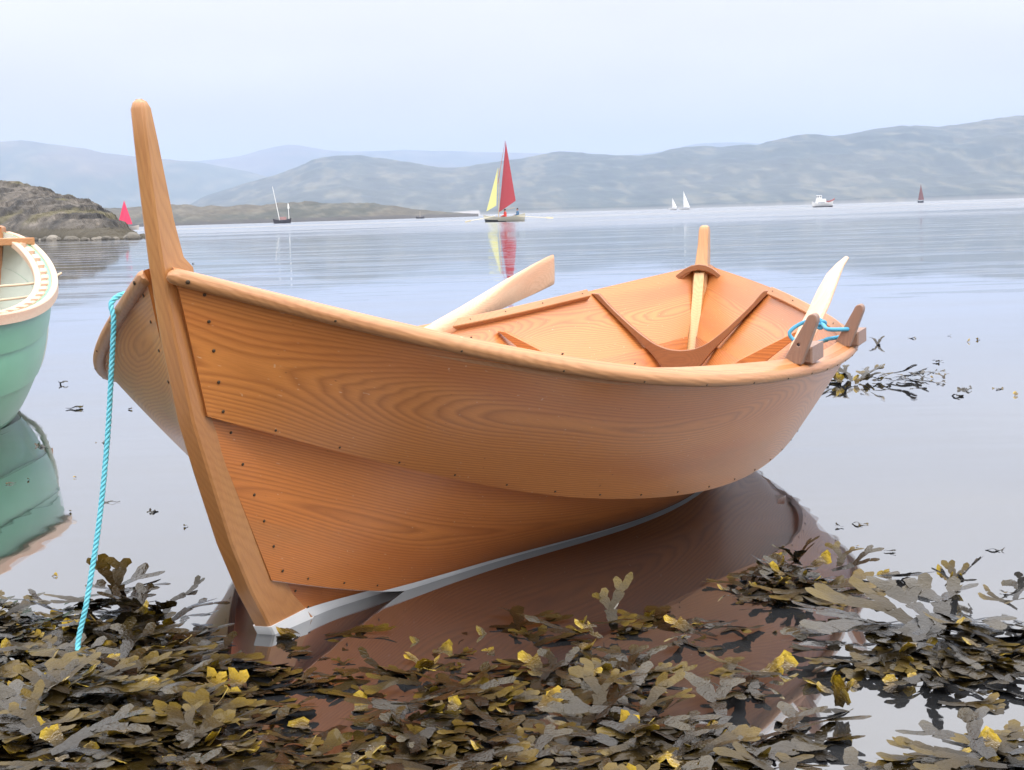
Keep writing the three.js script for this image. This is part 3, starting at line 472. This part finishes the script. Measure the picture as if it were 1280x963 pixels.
// ---------------------------------------------------------------- the green boat moored beside
{
  const gl = 4.416, gb = thing('moored_boat', 'green clinker boat with pale interior and open slotted gunwale, moored beyond the rope', 'boat', [-2.735, 0, -6.353]);
  gb.rotation.y = Math.PI / 2 - 0.02; gb.updateMatrixWorld();
  const bx = u => (u - .5) * gl, sn = u => Math.sin(Math.PI * Math.min(1, Math.max(0, u)));
  const gs = u => V(bx(u), .484 + .317 * (2 * u - 1) ** 2, Math.max(.02, .756 * sn(u) ** .669));
  const cv = (k, y0, y1, ln, e) => u => V((u - .5) * gl * ln, y0 + y1 * (2 * u - 1) ** 2, Math.max(.02, k * sn(u) ** e));
  const c1 = cv(.75, .33, .27, .975, .70), c2 = cv(.72, .16, .22, .94, .78), c3 = cv(.635, 0, .16, .90, .95), c4 = cv(.40, -.12, .12, .85, 1), c5 = cv(.03, -.17, .08, .8, .4);
  const grain = texture(256, 256, (u, v) => { const n = fbm(u * 6, v * 14, 5, 5, 6, 14); return mix3([0.085, 0.28, 0.155], [0.125, 0.36, 0.21], n); }); const green = std([1, 1, 1], 0.38, { map: grain, clearcoat: 0.3 });
  const pale = std([0.52, 0.56, 0.50], 0.5);
  const cs = [gs, c1, c2, c3, c4, c5];
  for (const s of [1, -1]) {
    const side = g => s > 0 ? g : mirrorZ(g);
    for (let k = 0; k < 5; k++) {
      const g = strake(cs[k], cs[k + 1], .006, { nu: 70, nv: 5, tuck: k ? .009 : 0, w0: k ? -.08 : 0 });
      const st = obj('strake', side(merge([g[0], g[2], g[3], g[4], g[5]])), k === 3 ? std([0.17, 0.34, 0.24], .4) : green, gb); obj('inner_face', side(g[1]), pale, st);
    }
    const fr = u => { const p = gs(u), q = gs(Math.min(1, u + .004)).sub(gs(Math.max(0, u - .004))).normalize(), n = V(-q.z, 0, q.x).normalize(); if (n.z < 0) n.negate(); return { p, n }; };
    const rail = (n0, n1, d0, d1, u0, u1, N) => { const loops = []; for (let i = 0; i <= N; i++) { const { p, n } = fr(lerp(u0, u1, i / N)); const b = .004; loops.push([[n0, d0 + b], [n0, d1 - b], [n0 + b, d1], [n1 - b, d1], [n1, d1 - b], [n1, d0 + b]].map(([a, y]) => { const r = p.clone().addScaledVector(n, a); r.y += y; return r; })); } return side(loft(loops, .4)); };
    const rim = MAT.rim; obj('rubbing_strake', rail(.001, .03, -.04, .006, .004, .996, 80), rim, gb);
    obj('inwale', rail(-.075, -.045, -.03, .006, .03, .97, 80), rim, gb);
    for (let i = 0; i < 27; i++) { const u = .045 + i * .0345; obj('gunwale_spacer', rail(-.046, -.012, -.028, .0085, u, u + .0185, 4), rim, gb); }
    for (const u of [.3, .55, .78]) { const p = gs(u); obj('frame', side(tube([V(p.x, p.y - .03, p.z - .03), V(p.x, .3, c1(u).z - .035), V(p.x, .14, c2(u).z - .05), V(p.x, .02, c3(u).z - .09), V(p.x, -.08, .25)], .014, 6, 24)), pale, gb); }
  }
  obj('stern_post', loft([[2.20, .835, .02], [2.23, .825, .03], [2.235, .78, .03], [2.2, .6, .03], [2.1, .3, .03], [1.95, 0, .03], [1.75, -.2, .03]].map(([x, y, w]) => [V(x, y, -w), V(x, y, w), V(x - .07, y, w), V(x - .07, y, -w)])), MAT.rail, gb);
  obj('stem_post', loft([[-2.20, .93, .02], [-2.23, .92, .03], [-2.235, .80, .03], [-2.2, .6, .03], [-2.1, .3, .03], [-1.95, 0, .03], [-1.75, -.2, .03]].map(([x, y, w]) => [V(x, y, -w), V(x, y, w), V(x + .07, y, w), V(x + .07, y, -w)])), MAT.rail, gb);
  { const s = new THREE.Shape(); s.moveTo(2.17, .02); s.lineTo(1.93, .27); s.quadraticCurveTo(2.03, 0, 1.93, -.27); s.lineTo(2.17, -.02); const g = new THREE.ExtrudeGeometry(s, { depth: .03, bevelEnabled: true, bevelSize: .004, bevelThickness: .004, bevelSegments: 1 }); g.rotateX(Math.PI / 2); g.translate(0, .765, 0); obj('breasthook', g, MAT.rail, gb); }
  for (const [x, w] of [[-.8, 1.2], [.35, 1.34], [1.35, .9]]) obj('thwart', box(.22, .028, w, x, .27, 0), MAT.rail, gb);
  const P = (x, y, z) => gb.localToWorld(V(x, y, z));
  const rp = obj('mooring_line', [tube([P(1.32, .60, .585), P(1.25, .565, .52), P(1.15, .55, .30), P(1.1, .54, 0), P(1.15, .56, -.3), P(1.2, .58, -.55)], .006, 6, 40), tube([P(.98, .55, .655), P(.95, .52, .6), P(.9, .49, .3), P(.95, .48, 0), P(1, .5, -.3)], .006, 6, 40)], MAT.bareRope);
  tag(rp, 'thin pale rope strung across the green boat between its gunwales', 'rope');
}

// ---------------------------------------------------------------- craft out on the loch
function smallHull(Lh, B, H, o = {}) {
  // bow at -x, stern at +x
  const rows = (k, sgn, off) => { const r = []; for (let i = 0; i <= 26; i++) { const u = i / 26, x = (u - .5) * Lh, b = B / 2 * Math.pow(Math.sin(Math.PI * Math.min(.999, (o.transom ? .78 : 1) * u + .001)), .75), y = H * (.78 + .45 * (2 * u - .95) ** 2), a = []; for (let j = 0; j <= 6; j++) { const w = j / 6, z = b * Math.pow(1 - w, .55) * sgn - off * sgn; a.push(V(x + (u < .5 ? 1 : -.3) * w * Lh * .06 * Math.abs(2 * u - 1) ** 3, lerp(y, -.12, w) , Math.sign(sgn) * Math.max(.004, z * sgn))); } r.push(a); } return r; };
  const g = []; for (const s of [1, -1]) { const a = rows(0, s, 0), b = rows(0, s, .03); g.push(sheet(a, null, s < 0), sheet(b, null, s > 0), sheet([a.map(r => r[0]), b.map(r => r[0])])); if (o.transom) g.push(sheet([a[26], a[26].map(p => V(p.x, p.y, 0))])); }
  return merge(g);
}
function sail(pts, camber, n = 10) {
  // pts: tack, peak or head, clew (and throat for four corners), in the boat's x-y plane; camber in z
  const [A, Bq, C, D] = pts.map(p => V(p[0], p[1], p[2] || 0)), rows = [];
  for (let i = 0; i <= n; i++) { const t = i / n, l = A.clone().lerp(Bq, t), r = D ? D.clone().lerp(C, t) : C.clone().lerp(Bq, t), row = []; for (let j = 0; j <= n; j++) { const q = j / n, p = l.clone().lerp(r, q); p.z += camber * Math.sin(Math.PI * Math.pow(q, .8)) * (1 - .7 * t); row.push(p); } rows.push(row); }
  const back = rows.map(r => r.map(p => p.clone().add(V(0, 0, -.012)))); return merge([sheet(rows), sheet(back, null, true)]);
}
const cloth = (c) => new THREE.MeshPhysicalMaterial({ color: new THREE.Color(...c), roughness: 0.9, side: THREE.DoubleSide });
const pole = (a, b, r0, r1) => { const d = b.clone().sub(a), g = new THREE.CylinderGeometry(r1, r0, d.length(), 8); g.applyQuaternion(new THREE.Quaternion().setFromUnitVectors(V(0, 1, 0), d.clone().normalize())); const m = a.clone().add(b).multiplyScalar(.5); return g.translate(m.x, m.y, m.z); };
function craft(name, label, px, D, turn, group) { const dir = ray(px, horizonY(px)); dir.multiplyScalar(1 / -dir.z); return thing(name, label, 'sailing boat', [dir.x * D, 0, -D], turn, group); }
function figure(joints, res = 34) {
  // joints: [ax,ay,az, bx,by,bz, ra, rb] tapered capsules, one continuous skin
  const mc = new MarchingCubes(res, new THREE.MeshBasicMaterial(), false, false, 60000); mc.isolation = 0;
  const size = .75, cy = .42, field = mc.field, q = V();
  for (let k = 0; k < res; k++) for (let j = 0; j < res; j++) for (let i = 0; i < res; i++) {
    q.set((i / (res / 2) - 1) * size, (j / (res / 2) - 1) * size + cy, (k / (res / 2) - 1) * size); let d = 9;
    for (const [ax, ay, az, bx, by, bz, ra, rb] of joints) { const vx = bx - ax, vy = by - ay, vz = bz - az, l = vx * vx + vy * vy + vz * vz + 1e-6, t = Math.min(1, Math.max(0, ((q.x - ax) * vx + (q.y - ay) * vy + (q.z - az) * vz) / l)); const e = Math.hypot(q.x - ax - vx * t, q.y - ay - vy * t, q.z - az - vz * t) - lerp(ra, rb, t); const h = Math.max(0, .05 - Math.abs(d - e)) / .05; d = Math.min(d, e) - h * h * .0125; }
    field[i + j * res + k * res * res] = -d;
  }
  mc.update(); const n = mc.count, g = new THREE.BufferGeometry(); const P = new Float32Array(mc.positionArray.slice(0, n * 3)); for (let i = 0; i < n; i++) { P[i * 3] *= size; P[i * 3 + 1] = P[i * 3 + 1] * size + cy; P[i * 3 + 2] *= size; }
  g.setAttribute('position', new THREE.BufferAttribute(P, 3)); g.setAttribute('normal', new THREE.BufferAttribute(new Float32Array(mc.normalArray.slice(0, n * 3)), 3));
  // colours: jacket below the neck, skin for the face and hands
  return g;
}
function person(label, jacket, pos, turn) {
  const g = figure([[0, .08, .09, 0, .08, -.09, .12, .12], [0, .1, 0, -.02, .42, 0, .13, .15], [-.02, .45, .15, -.02, .45, -.15, .075, .075], [-.02, .5, 0, -.03, .6, 0, .06, .055], [-.04, .69, 0, -.045, .73, 0, .09, .092], [-.13, .68, 0, -.12, .69, 0, .018, .03],
    [-.02, .45, .17, -.08, .2, .24, .062, .048], [-.08, .2, .24, -.3, .17, .2, .048, .035], [-.02, .45, -.17, -.08, .2, -.24, .062, .048], [-.08, .2, -.24, -.3, .17, -.2, .048, .035], [-.3, .17, .2, -.37, .17, .19, .035, .03], [-.3, .17, -.2, -.37, .17, -.19, .035, .03],
    [0, .06, .1, -.42, .08, .12, .085, .062], [-.42, .08, .12, -.44, -.2, .13, .06, .04], [0, .06, -.1, -.42, .08, -.12, .085, .062], [-.42, .08, -.12, -.44, -.2, -.13, .06, .04]]);
  const P = g.attributes.position, col = []; for (let i = 0; i < P.count; i++) { const x = P.getX(i), y = P.getY(i); const c = y > .57 ? [.42, .24, .17] : x < -.31 && y > .13 && y < .22 ? [.42, .24, .17] : y < .1 && x < -.12 ? [.03, .035, .05] : jacket; col.push(...c); } g.setAttribute('color', new THREE.Float32BufferAttribute(col, 3));
  const o = obj('person', g, new THREE.MeshStandardMaterial({ vertexColors: true, roughness: .85 })); o.position.copy(pos); o.rotation.y = turn; tag(o, label, 'person', 'crew of the red-sailed dinghy');
  const h = new THREE.SphereGeometry(.1, 14, 10, 0, Math.PI * 2, 0, 1.9); h.rotateZ(-.35); h.translate(-.03, .735, 0); obj('hair', h, MAT.dark, o); return o;
}
{
  // the dinghy with red mainsail and yellow jib
  const D = 158, g = craft('sailing_dinghy', 'cream dinghy with red mainsail and yellow jib, two people aboard', 630, D, .06);
  obj('hull', smallHull(4.1, 1.5, .62, { transom: true }), std([.62, .60, .50], .45), g);
  { const h = smallHull(4.12, 1.51, .62, { transom: true }); const P = h.attributes.position, keep = [], N = h.attributes.normal.array, K = []; for (let i = 0; i < P.count; i += 3) { let ok = true; for (let k = 0; k < 3; k++) if (P.getY(i + k) > .36 - .12 * (P.getX(i + k) + 2)) ok = false; if (ok) for (let k = 0; k < 3; k++) { keep.push(P.getX(i + k) , P.getY(i + k) , P.getZ(i + k) * 1.03); } } const q = new THREE.BufferGeometry(); q.setAttribute('position', new THREE.Float32BufferAttribute(keep, 3)); q.computeVertexNormals(); obj('bottom_paint', q, std([.025, .03, .03], .5), g); }
  obj('mast', pole(V(-.55, .1, 0), V(-.35, 5.2, 0), .04, .03), std([.55, .42, .25], .5), g);
  obj('yard', pole(V(-.52, 3.7, .05), V(.33, 7.85, .05), .03, .018), std([.40, .16, .10], .5), g);
  obj('boom', pole(V(-.55, .98, .05), V(1.05, 1.35, .12), .025, .02), std([.5, .36, .2], .5), g);
  obj('mainsail', sail([[-.48, .95, .06], [.38, 7.8, .06], [1.15, 2.0, .5]], .28, 14), cloth([.36, .045, .055]), g);
  obj('jib', sail([[-1.72, 1.05, 0], [-.45, 5.3, 0], [-.75, 1.6, .35]], .18, 12), cloth([.62, .60, .24]), g);
  for (const s of [1, -1]) obj('thwart', box(.2, .03, 1.2, s * .6, .33, 0), std([.5, .35, .2], .6), g);
  g.updateMatrixWorld(); const W = (x, y, z) => g.localToWorld(V(x, y, z));
  person('person in a red jacket sitting by the mast of the dinghy', [.55, .04, .02], W(.12, .42, .1), .1);
  person('person in a blue jacket sitting at the stern of the dinghy', [.05, .13, .24], W(1.35, .47, .1), Math.PI * .05);
  for (const [a, b, t] of [[[.9, .55, .5], [4.0, .28, 2.2], 'over the stern quarter'], [[-.9, .6, .5], [-3.4, .2, 2.4], 'past the bow']]) { const A = W(...a), Bp = W(...b), d = Bp.clone().sub(A).normalize(); const q = [pole(A, Bp, .028, .022)]; const bl = box(.75, .15, .02); bl.applyQuaternion(new THREE.Quaternion().setFromUnitVectors(V(1, 0, 0), d)); bl.translate(...Bp.clone().addScaledVector(d, .3).toArray()); q.push(bl); tag(obj('dinghy_oar', q, std([.8, .72, .52], .5)), `pale oar held out from the red-sailed dinghy ${t}`, 'oar'); }
}
{
  const g = craft('sailing_boat', 'boat with bright red sail half hidden behind the rocky point', 156, 260, .3);
  obj('hull', smallHull(4.4, 1.5, .6), std([.5, .45, .4], .5), g); obj('mast', pole(V(.3, .1, 0), V(.3, 4.6, 0), .05, .03), std([.5, .36, .2], .5), g);
  obj('sail', sail([[-1.1, .9, 0], [.05, 4.75, 0], [1.15, .9, .5]], .25, 10), cloth([.66, .03, .09]), g);
  const k = craft('moored_yawl', 'dark-hulled yawl with two bare white masts off the low island', 352, 400, .45); k.userData.category = 'yacht';
  obj('hull', smallHull(4.6, 1.7, 1.0, { transom: true }), std([.03, .018, .018], .5), k); obj('cabin', box(1.5, .7, 1.1, .3, 1.25, 0), std([.35, .18, .16], .6), k);
  obj('mast', pole(V(-.5, .6, 0), V(-2.0, 9.1, 0), .10, .07), std([.8, .8, .78], .4), k); obj('mast', pole(V(1.9, .6, 0), V(1.8, 4.9, 0), .10, .07), std([.8, .8, .78], .4), k); obj('furled_sail', pole(V(1.87, 3.6, 0), V(1.83, 4.8, 0), .26, .12), std([.8, .8, .78], .8), k);
  const t = craft('open_boat', 'tiny dark open boat off the tip of the low island', 525, 480, .2); t.userData.category = 'boat'; obj('hull', smallHull(2.6, 1.2, .55), std([.06, .05, .05], .6), t); obj('mast', pole(V(0, .2, 0), V(0, 2.2, 0), .04, .03), std([.5, .4, .3], .6), t);
  for (const [px, D2, hgt, label] of [[841, 700, 5.2, 'shorter distant yacht with one white sail under the wooded hills'], [855, 720, 8.2, 'taller distant yacht with one white sail under the wooded hills']]) { const y = craft('distant_yacht', label, px, D2, .4, 'white-sailed yachts under the hills'); obj('hull', smallHull(hgt * .7, 1.8, .8, { transom: true }), std([.7, .7, .7], .5), y); obj('mast', pole(V(-.2, .5, 0), V(-.1, hgt, 0), .07, .04), std([.6, .6, .6], .4), y); obj('sail', sail([[-.1, 1.1, 0], [-.05, hgt - .1, 0], [hgt * .34, 1.2, .5]], .3), cloth([.8, .8, .8]), y); }
  const m = craft('motor_boat', 'white motor cruiser with wheelhouse anchored out on the loch', 1028, 380, .0); m.userData.category = 'motor boat';
  obj('hull', smallHull(4.9, 2.0, 1.15, { transom: true }), std([.8, .8, .8], .35), m); obj('boot_stripe', smallHull(4.7, 2.06, .22, { transom: true }), std([.03, .03, .04], .5), m); obj('cabin', loft([[-1.5, 1.2, 1.0], [-1.3, 1.95, .9], [.75, 1.95, .9], [.8, 1.2, 1.0]].map(([x, y, w]) => [V(x, y, -w * .8), V(x, y, w * .8), V(x + (x < 0 ? .2 : -.1), Math.max(.6, y - .75), w * .8), V(x + (x < 0 ? .2 : -.1), Math.max(.6, y - .75), -w * .8)])), std([.8, .8, .8], .4), m);
  obj('wheelhouse', box(1.15, .85, 1.3, -.75, 2.35, 0), std([.8, .8, .8], .4), m); for (const x of [-1.05, -.5]) obj('window', box(.34, .32, .02, x, 2.45, .655), std([.03, .04, .05], .1), m); obj('window', box(.02, .34, .9, -1.335, 2.45, 0), std([.03, .04, .05], .1), m);
  obj('tender', loft([[1.0, 1.2, .3], [1.5, 1.1, .5], [2.6, 1.5, .45], [2.9, 1.75, .2]].map(([x, y, w]) => [V(x, y, -w), V(x, y, w), V(x, y + .3, w), V(x, y + .3, -w)])), std([.30, .08, .07], .6), m);
  const d = craft('lugger', 'small dark boat under a tall brown sail far across the loch', 1151, 640, .3); obj('hull', smallHull(2.6 * 1.1, 1.3, .75), std([.02, .02, .025], .6), d); obj('mast', pole(V(-.1, .3, 0), V(.1, 7.0, 0), .06, .04), std([.2, .13, .08], .6), d); obj('sail', sail([[-1.15, 1.1, 0], [.15, 7.3, 0], [.6, 6.6, .2], [1.2, 1.2, .5]].slice(0, 3).map((p, i) => i === 2 ? [1.25, 1.15, .5] : p), .4), cloth([.16, .055, .045]), d);
}

// ---------------------------------------------------------------- seaweed
function frondGeometry(seed, o = {}) {
  const R = rng(seed), pos = [], col = [], idx = [], uv = [], len = o.len || .15, lv = o.levels ?? 3;
  const tip = o.tip || [.17, .10, .012], base = o.base || [.028, .021, .009], mid = o.mid || [.06, .05, .018];
  const curl = o.curl ?? .5, ph = R() * 6;
  const lift = (x, y) => { const r = Math.hypot(x, y) / len; return len * (curl * .45 * r * r + .10 * Math.sin(r * 5 + ph) * r + .05 * Math.sin(x / len * 9 + ph * 2) + .06 * r * Math.sin(y / len * 8 + ph)); };
  function seg(x, y, a, w, l, level, roll) {
    const n = level ? 4 : 5, last = level >= lv - 1, ends = [];
    let row0 = -1, px = x, py = y, bend = (R() - .5) * .5;
    for (let i = 0; i <= n; i++) {
      const t = i / n, aa = a + bend * t, cx = px, cy = py, dx = Math.cos(aa), dy = Math.sin(aa);
      const ww = w * (last ? (t < .7 ? 1 + .3 * t : t < .9 ? 1.0 : .45) : .75 + .55 * t) * (1 + (i % 2 ? .13 : -.08));
      const age = Math.min(1, (level + t) / lv), c = age < .6 ? mix3(base, mid, age / .6) : mix3(mid, tip, (age - .6) / .4), k = .8 + .4 * R();
      for (const s of [-1, 0, 1]) { const ex = cx - dy * ww * s + (s ? dx * w * .16 * (i % 2 ? 1 : -1) : 0), ey = cy + dx * ww * s + (s ? dy * w * .16 * (i % 2 ? 1 : -1) : 0); pos.push(ex, lift(ex, ey) + s * roll * ww + (s === 0 ? w * .16 : 0), ey); col.push(c[0] * k, c[1] * k, c[2] * k); uv.push(ex * 20, ey * 20); }
      const b = pos.length / 3 - 3; if (i) { idx.push(row0, row0 + 1, b, row0 + 1, b + 1, b, row0 + 1, row0 + 2, b + 1, row0 + 2, b + 2, b + 1); } row0 = b;
      px += dx * l / n; py += dy * l / n;
    }
    if (!last) { const sp = .36 + .25 * R(); for (const s of [-1, 1]) if (R() > .08) seg(px - Math.cos(a + bend) * l / n * .9, py - Math.sin(a + bend) * l / n * .9, a + bend + s * sp * (.7 + .6 * R()), w * (.82 + .2 * R()), l * (.65 + .35 * R()), level + 1, roll + (R() - .5) * 1.1); }
  }
  seg(0, 0, 0, (o.w || .011), len * .42, 0, (R() - .5) * .8);
  const g = new THREE.BufferGeometry(); g.setAttribute('position', new THREE.Float32BufferAttribute(pos, 3)); g.setAttribute('color', new THREE.Float32BufferAttribute(col, 3)); g.setAttribute('uv', new THREE.Float32BufferAttribute(uv, 2)); g.setIndex(idx); g.computeVertexNormals(); return g;
}
const wrackBump = texture(256, 256, (u, v) => fbm(u * 12, v * 12, 81, 4, 12, 12), false);
const wrack = new THREE.MeshPhysicalMaterial({ vertexColors: true, roughness: .2, ior: 1.34, clearcoat: .2, clearcoatRoughness: .04, bumpMap: wrackBump, bumpScale: .002, side: THREE.DoubleSide });
const thinWrack = new THREE.MeshPhysicalMaterial({ vertexColors: true, roughness: .55, ior: 1.25, clearcoat: .12, clearcoatRoughness: .04, bumpMap: wrackBump, bumpScale: .004, side: THREE.DoubleSide, transmission: .3, thickness: 0 });
const brownWrack = new THREE.MeshPhysicalMaterial({ vertexColors: true, roughness: .5, ior: 1.25, clearcoat: .2, clearcoatRoughness: .04, bumpMap: wrackBump, bumpScale: .002, side: THREE.DoubleSide });
const DULL = { base: [.006, .004, .0015], mid: [.015, .010, .003], tip: [.034, .024, .006] }, OLIVE = { base: [.011, .007, .0015], mid: [.032, .020, .003], tip: [.085, .056, .005] }, GOLD = { base: [.035, .022, .005], mid: [.14, .085, .005], tip: [.42, .29, .010] };
const FR = { dull: [], olive: [], gold: [] };
for (let i = 0; i < 9; i++) { FR.dull.push(frondGeometry(500 + i, { ...DULL, len: .17, w: .0118, levels: i % 3 ? 3 : 4, curl: -.25 + .08 * i })); FR.olive.push(frondGeometry(600 + i, { ...OLIVE, len: .14, w: .0112, curl: -.1 + .1 * i })); FR.gold.push(frondGeometry(700 + i, { ...GOLD, len: .075, w: .0115, levels: 2, curl: .3 + .12 * i })); }
const skin = k => k === 'gold' ? thinWrack : k === 'olive' ? brownWrack : wrack;
// where weed lies: [px, py, rx, ry, density, heap height] on the water, read off as patches of the shore
const PATCH = [[40, 815, 130, 50, 1, .022], [150, 812, 110, 30, .9, .012], [60, 900, 180, 85, 1, .03], [230, 868, 100, 60, .85, .01], [300, 945, 140, 36, .9, .012], [440, 930, 100, 24, .65, .008], [560, 888, 140, 20, .7, .002], [620, 955, 250, 24, 1, .012], [820, 940, 190, 26, .95, .012], [960, 955, 90, 18, .6, .008], [740, 806, 40, 12, .6, .004], [700, 852, 190, 18, .66, .0], [480, 835, 180, 22, .5, 0], [600, 800, 200, 22, .3, 0], [870, 785, 120, 24, .45, 0], [985, 738, 85, 16, .95, .012], [905, 762, 40, 8, .4, .0], [1085, 722, 35, 7, .6, .003], [1160, 828, 100, 24, 1, .015], [1250, 838, 65, 32, .8, .01], [1000, 855, 60, 10, .45, 0], [880, 860, 100, 9, .5, 0], [1215, 908, 70, 10, .5, .003], [1245, 955, 90, 16, .85, .008], [1130, 885, 110, 12, .45, 0], [1090, 858, 80, 12, .55, 0], [370, 845, 90, 22, .6, 0], [420, 800, 90, 12, .35, 0]];
const project = p => { const v = p.clone().sub(camera.position), z = v.dot(FWD); return [640 + FOCAL * v.dot(RGT) / z, 481.5 - FOCAL * v.dot(UPV) / z]; };
function weedAt(x, z) { const [px, py] = project(V(x, 0, z)); let d = 0, h = 0; for (const [a, b, rx, ry, k, hh] of PATCH) { const e = ((px - a) / rx) ** 2 + ((py - b) / ry) ** 2; if (e < 1.15) { const f = smooth(1.15, .55, e); d = Math.max(d, k * f); h = Math.max(h, hh * f); } } return [d, h]; }
{
  const R = rng(4242), q = new THREE.Quaternion(), e = new THREE.Euler(), inst = [];
  const region = () => { const z = -2.05 - 1.65 * R() ** .9, x = (R() - .5) * (1.9 * -z / 2.6 + .25); return [x, z]; };
  let guard = 0; while (inst.length < 2300 && guard++ < 19000) { const [x, z] = region(), [d, h] = weedAt(x, z), edge = z > -2.2 ? 1 : d; if (R() < edge * edge * (edge > .8 ? 1 : .55)) { const t = R(); inst.push([x, z, h, t < .40 ? 'dull' : t < .78 ? 'olive' : 'gold', Math.floor(R() * 9), R() < .45 ? .28 + .25 * R() : .6 + .5 * R(), R() * 6.28, (R() - .5) * .28, (R() - .5) * .28, R()]); } }
  // one mesh of the whole uncountable bed
  const by = {}; for (const i of inst) (by[i[3] + i[4]] ||= []).push(i);
  const parts = []; const bed = new THREE.Group(); bed.name = numbered('wrack_bed'); bed.userData = { kind: 'stuff', label: 'bed of wet olive-brown toothed wrack lying over the shallows', category: 'seaweed' }; scene.add(bed);
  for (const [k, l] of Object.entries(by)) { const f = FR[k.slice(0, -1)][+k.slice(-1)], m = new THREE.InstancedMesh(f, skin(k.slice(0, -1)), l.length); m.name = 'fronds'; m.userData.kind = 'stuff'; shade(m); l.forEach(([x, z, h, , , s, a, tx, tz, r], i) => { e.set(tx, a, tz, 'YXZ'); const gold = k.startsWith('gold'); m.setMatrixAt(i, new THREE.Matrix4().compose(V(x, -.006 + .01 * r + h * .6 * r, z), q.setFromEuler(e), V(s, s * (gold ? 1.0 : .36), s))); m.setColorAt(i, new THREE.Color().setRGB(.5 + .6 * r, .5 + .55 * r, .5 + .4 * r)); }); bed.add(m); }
  // the clumps that can be told apart
  const clump = (name, label, group, x, z, n, spread, h, mixk, scale, up = 0) => {
    const g = thing(name, label, 'seaweed', [x, h, z], R() * 6.28, group);
    for (let i = 0; i < n; i++) { const t = R(), k = t < mixk[0] ? 'dull' : t < mixk[1] ? 'olive' : 'gold', f = obj('frond', FR[k][Math.floor(R() * 9)], skin(k), g), a = i / n * 6.28 + R(); f.position.set(Math.cos(a) * spread * R(), .003 + .022 * R(), Math.sin(a) * spread * R()); f.rotation.set((R() - .5) * .45, a + (R() - .5), (R() - .5) * .5 + up * R(), 'YXZ'); const s = scale * (.7 + .5 * R()); f.scale.set(s, s * (k === 'gold' ? 1 : .36), s); } return g;
  };
  let made = 0; guard = 0; while (made < 34 && guard++ < 4000) { const [x, z] = region(), [d, h] = weedAt(x, z); if (d > .35 && R() < d) { made++; clump('wrack_clump', 'clump of wet olive wrack fronds lying on the weed bed', 'wrack clumps on the weed bed', x, z, 8, .07, h * .9 - .002, [.35, .75], .85, .05); } }
  const put = (px, py, label, n, spread, mixk, scale, up, h = .002) => { const p = onWater(px, py); return clump('wrack_clump', label, undefined, p.x, p.z, n, spread, h, mixk, scale, up); };
  put(1190, 742, 'yellow-tipped wrack sprig standing alone in clear water', 8, .02, [.15, .3], .6, .8);
  put(1262, 765, 'dark wrack sprig floating beside the yellow-tipped sprig', 4, .04, [.7, 1], .6, .5);
  put(1050, 892, 'golden upright wrack tips poking from pale open water', 5, .012, [.1, .2], .75, 1.2);
  put(110, 775, 'dark ragged wrack heap around the end of the cyan rope', 12, .09, [.6, .85], 1.0, .45, .01);
  put(200, 785, 'upright dark wrack tuft between the cyan rope and the stem', 7, .05, [.8, .95], .85, .5, .0);
  put(30, 905, 'broad pale olive wrack fronds heaped highest on the weed bed', 14, .1, [.4, .8], 1.1, .15, .025);
  put(1160, 800, 'grey glossy wrack fronds fanned out in one large pile', 14, .09, [.85, .97], 1.3, .08, .012);
  put(985, 722, 'wrack clump with yellow tips off the boat\'s quarter', 14, .06, [.4, .6], .6, .6, .006);
  put(745, 800, 'pinkish broad wrack fronds breaking the water near the hull', 8, .05, [.3, .6], .7, .5, .0);
  { const p = onWater(1068, 478); clump('wrack_clump', 'wrack clump floating close astern of the rowing boat', undefined, p.x, p.z, 26, .15, .0, [.35, .7], .95, .45); clump('wrack_clump', 'thin raft of wrack trailing away behind the boat\'s horn', undefined, p.x + .27, p.z - .05, 14, .2, -.004, [.6, .85], .55, .2); }
  // bits adrift on the calm water
  const bits = [[190, 643], [235, 658], [150, 628], [95, 598], [88, 640], [65, 722], [20, 605], [36, 600], [82, 512], [1100, 432], [1150, 465], [1145, 424], [1185, 420], [1210, 428], [1225, 425], [1180, 482], [1210, 490], [1246, 488], [1270, 495], [1190, 495], [1055, 660], [1070, 684], [1232, 688], [1180, 452], [1105, 690], [1065, 655], [980, 690], [1250, 740], [1215, 770], [1125, 745], [160, 512], [60, 560], [130, 555], [75, 480], [90, 300], [350, 292], [362, 296], [280, 310], [240, 330]];
  for (const [px, py] of bits) { const p = onWater(px, py), d = -p.z, k = Math.min(3, d / 4.2), f = obj('wrack_fragment', FR[['dull', 'olive', 'gold'][Math.floor(R() * 3)]][Math.floor(R() * 9)], wrack); f.position.set(p.x, .002, p.z); f.rotation.set(0, R() * 6, .15 * R(), 'YXZ'); f.scale.setScalar((.16 + .2 * R()) * k); tag(f, 'small scrap of brown wrack drifting on calm water', 'seaweed', 'wrack scraps adrift on the calm water'); }
}
renderer.render(scene, camera);
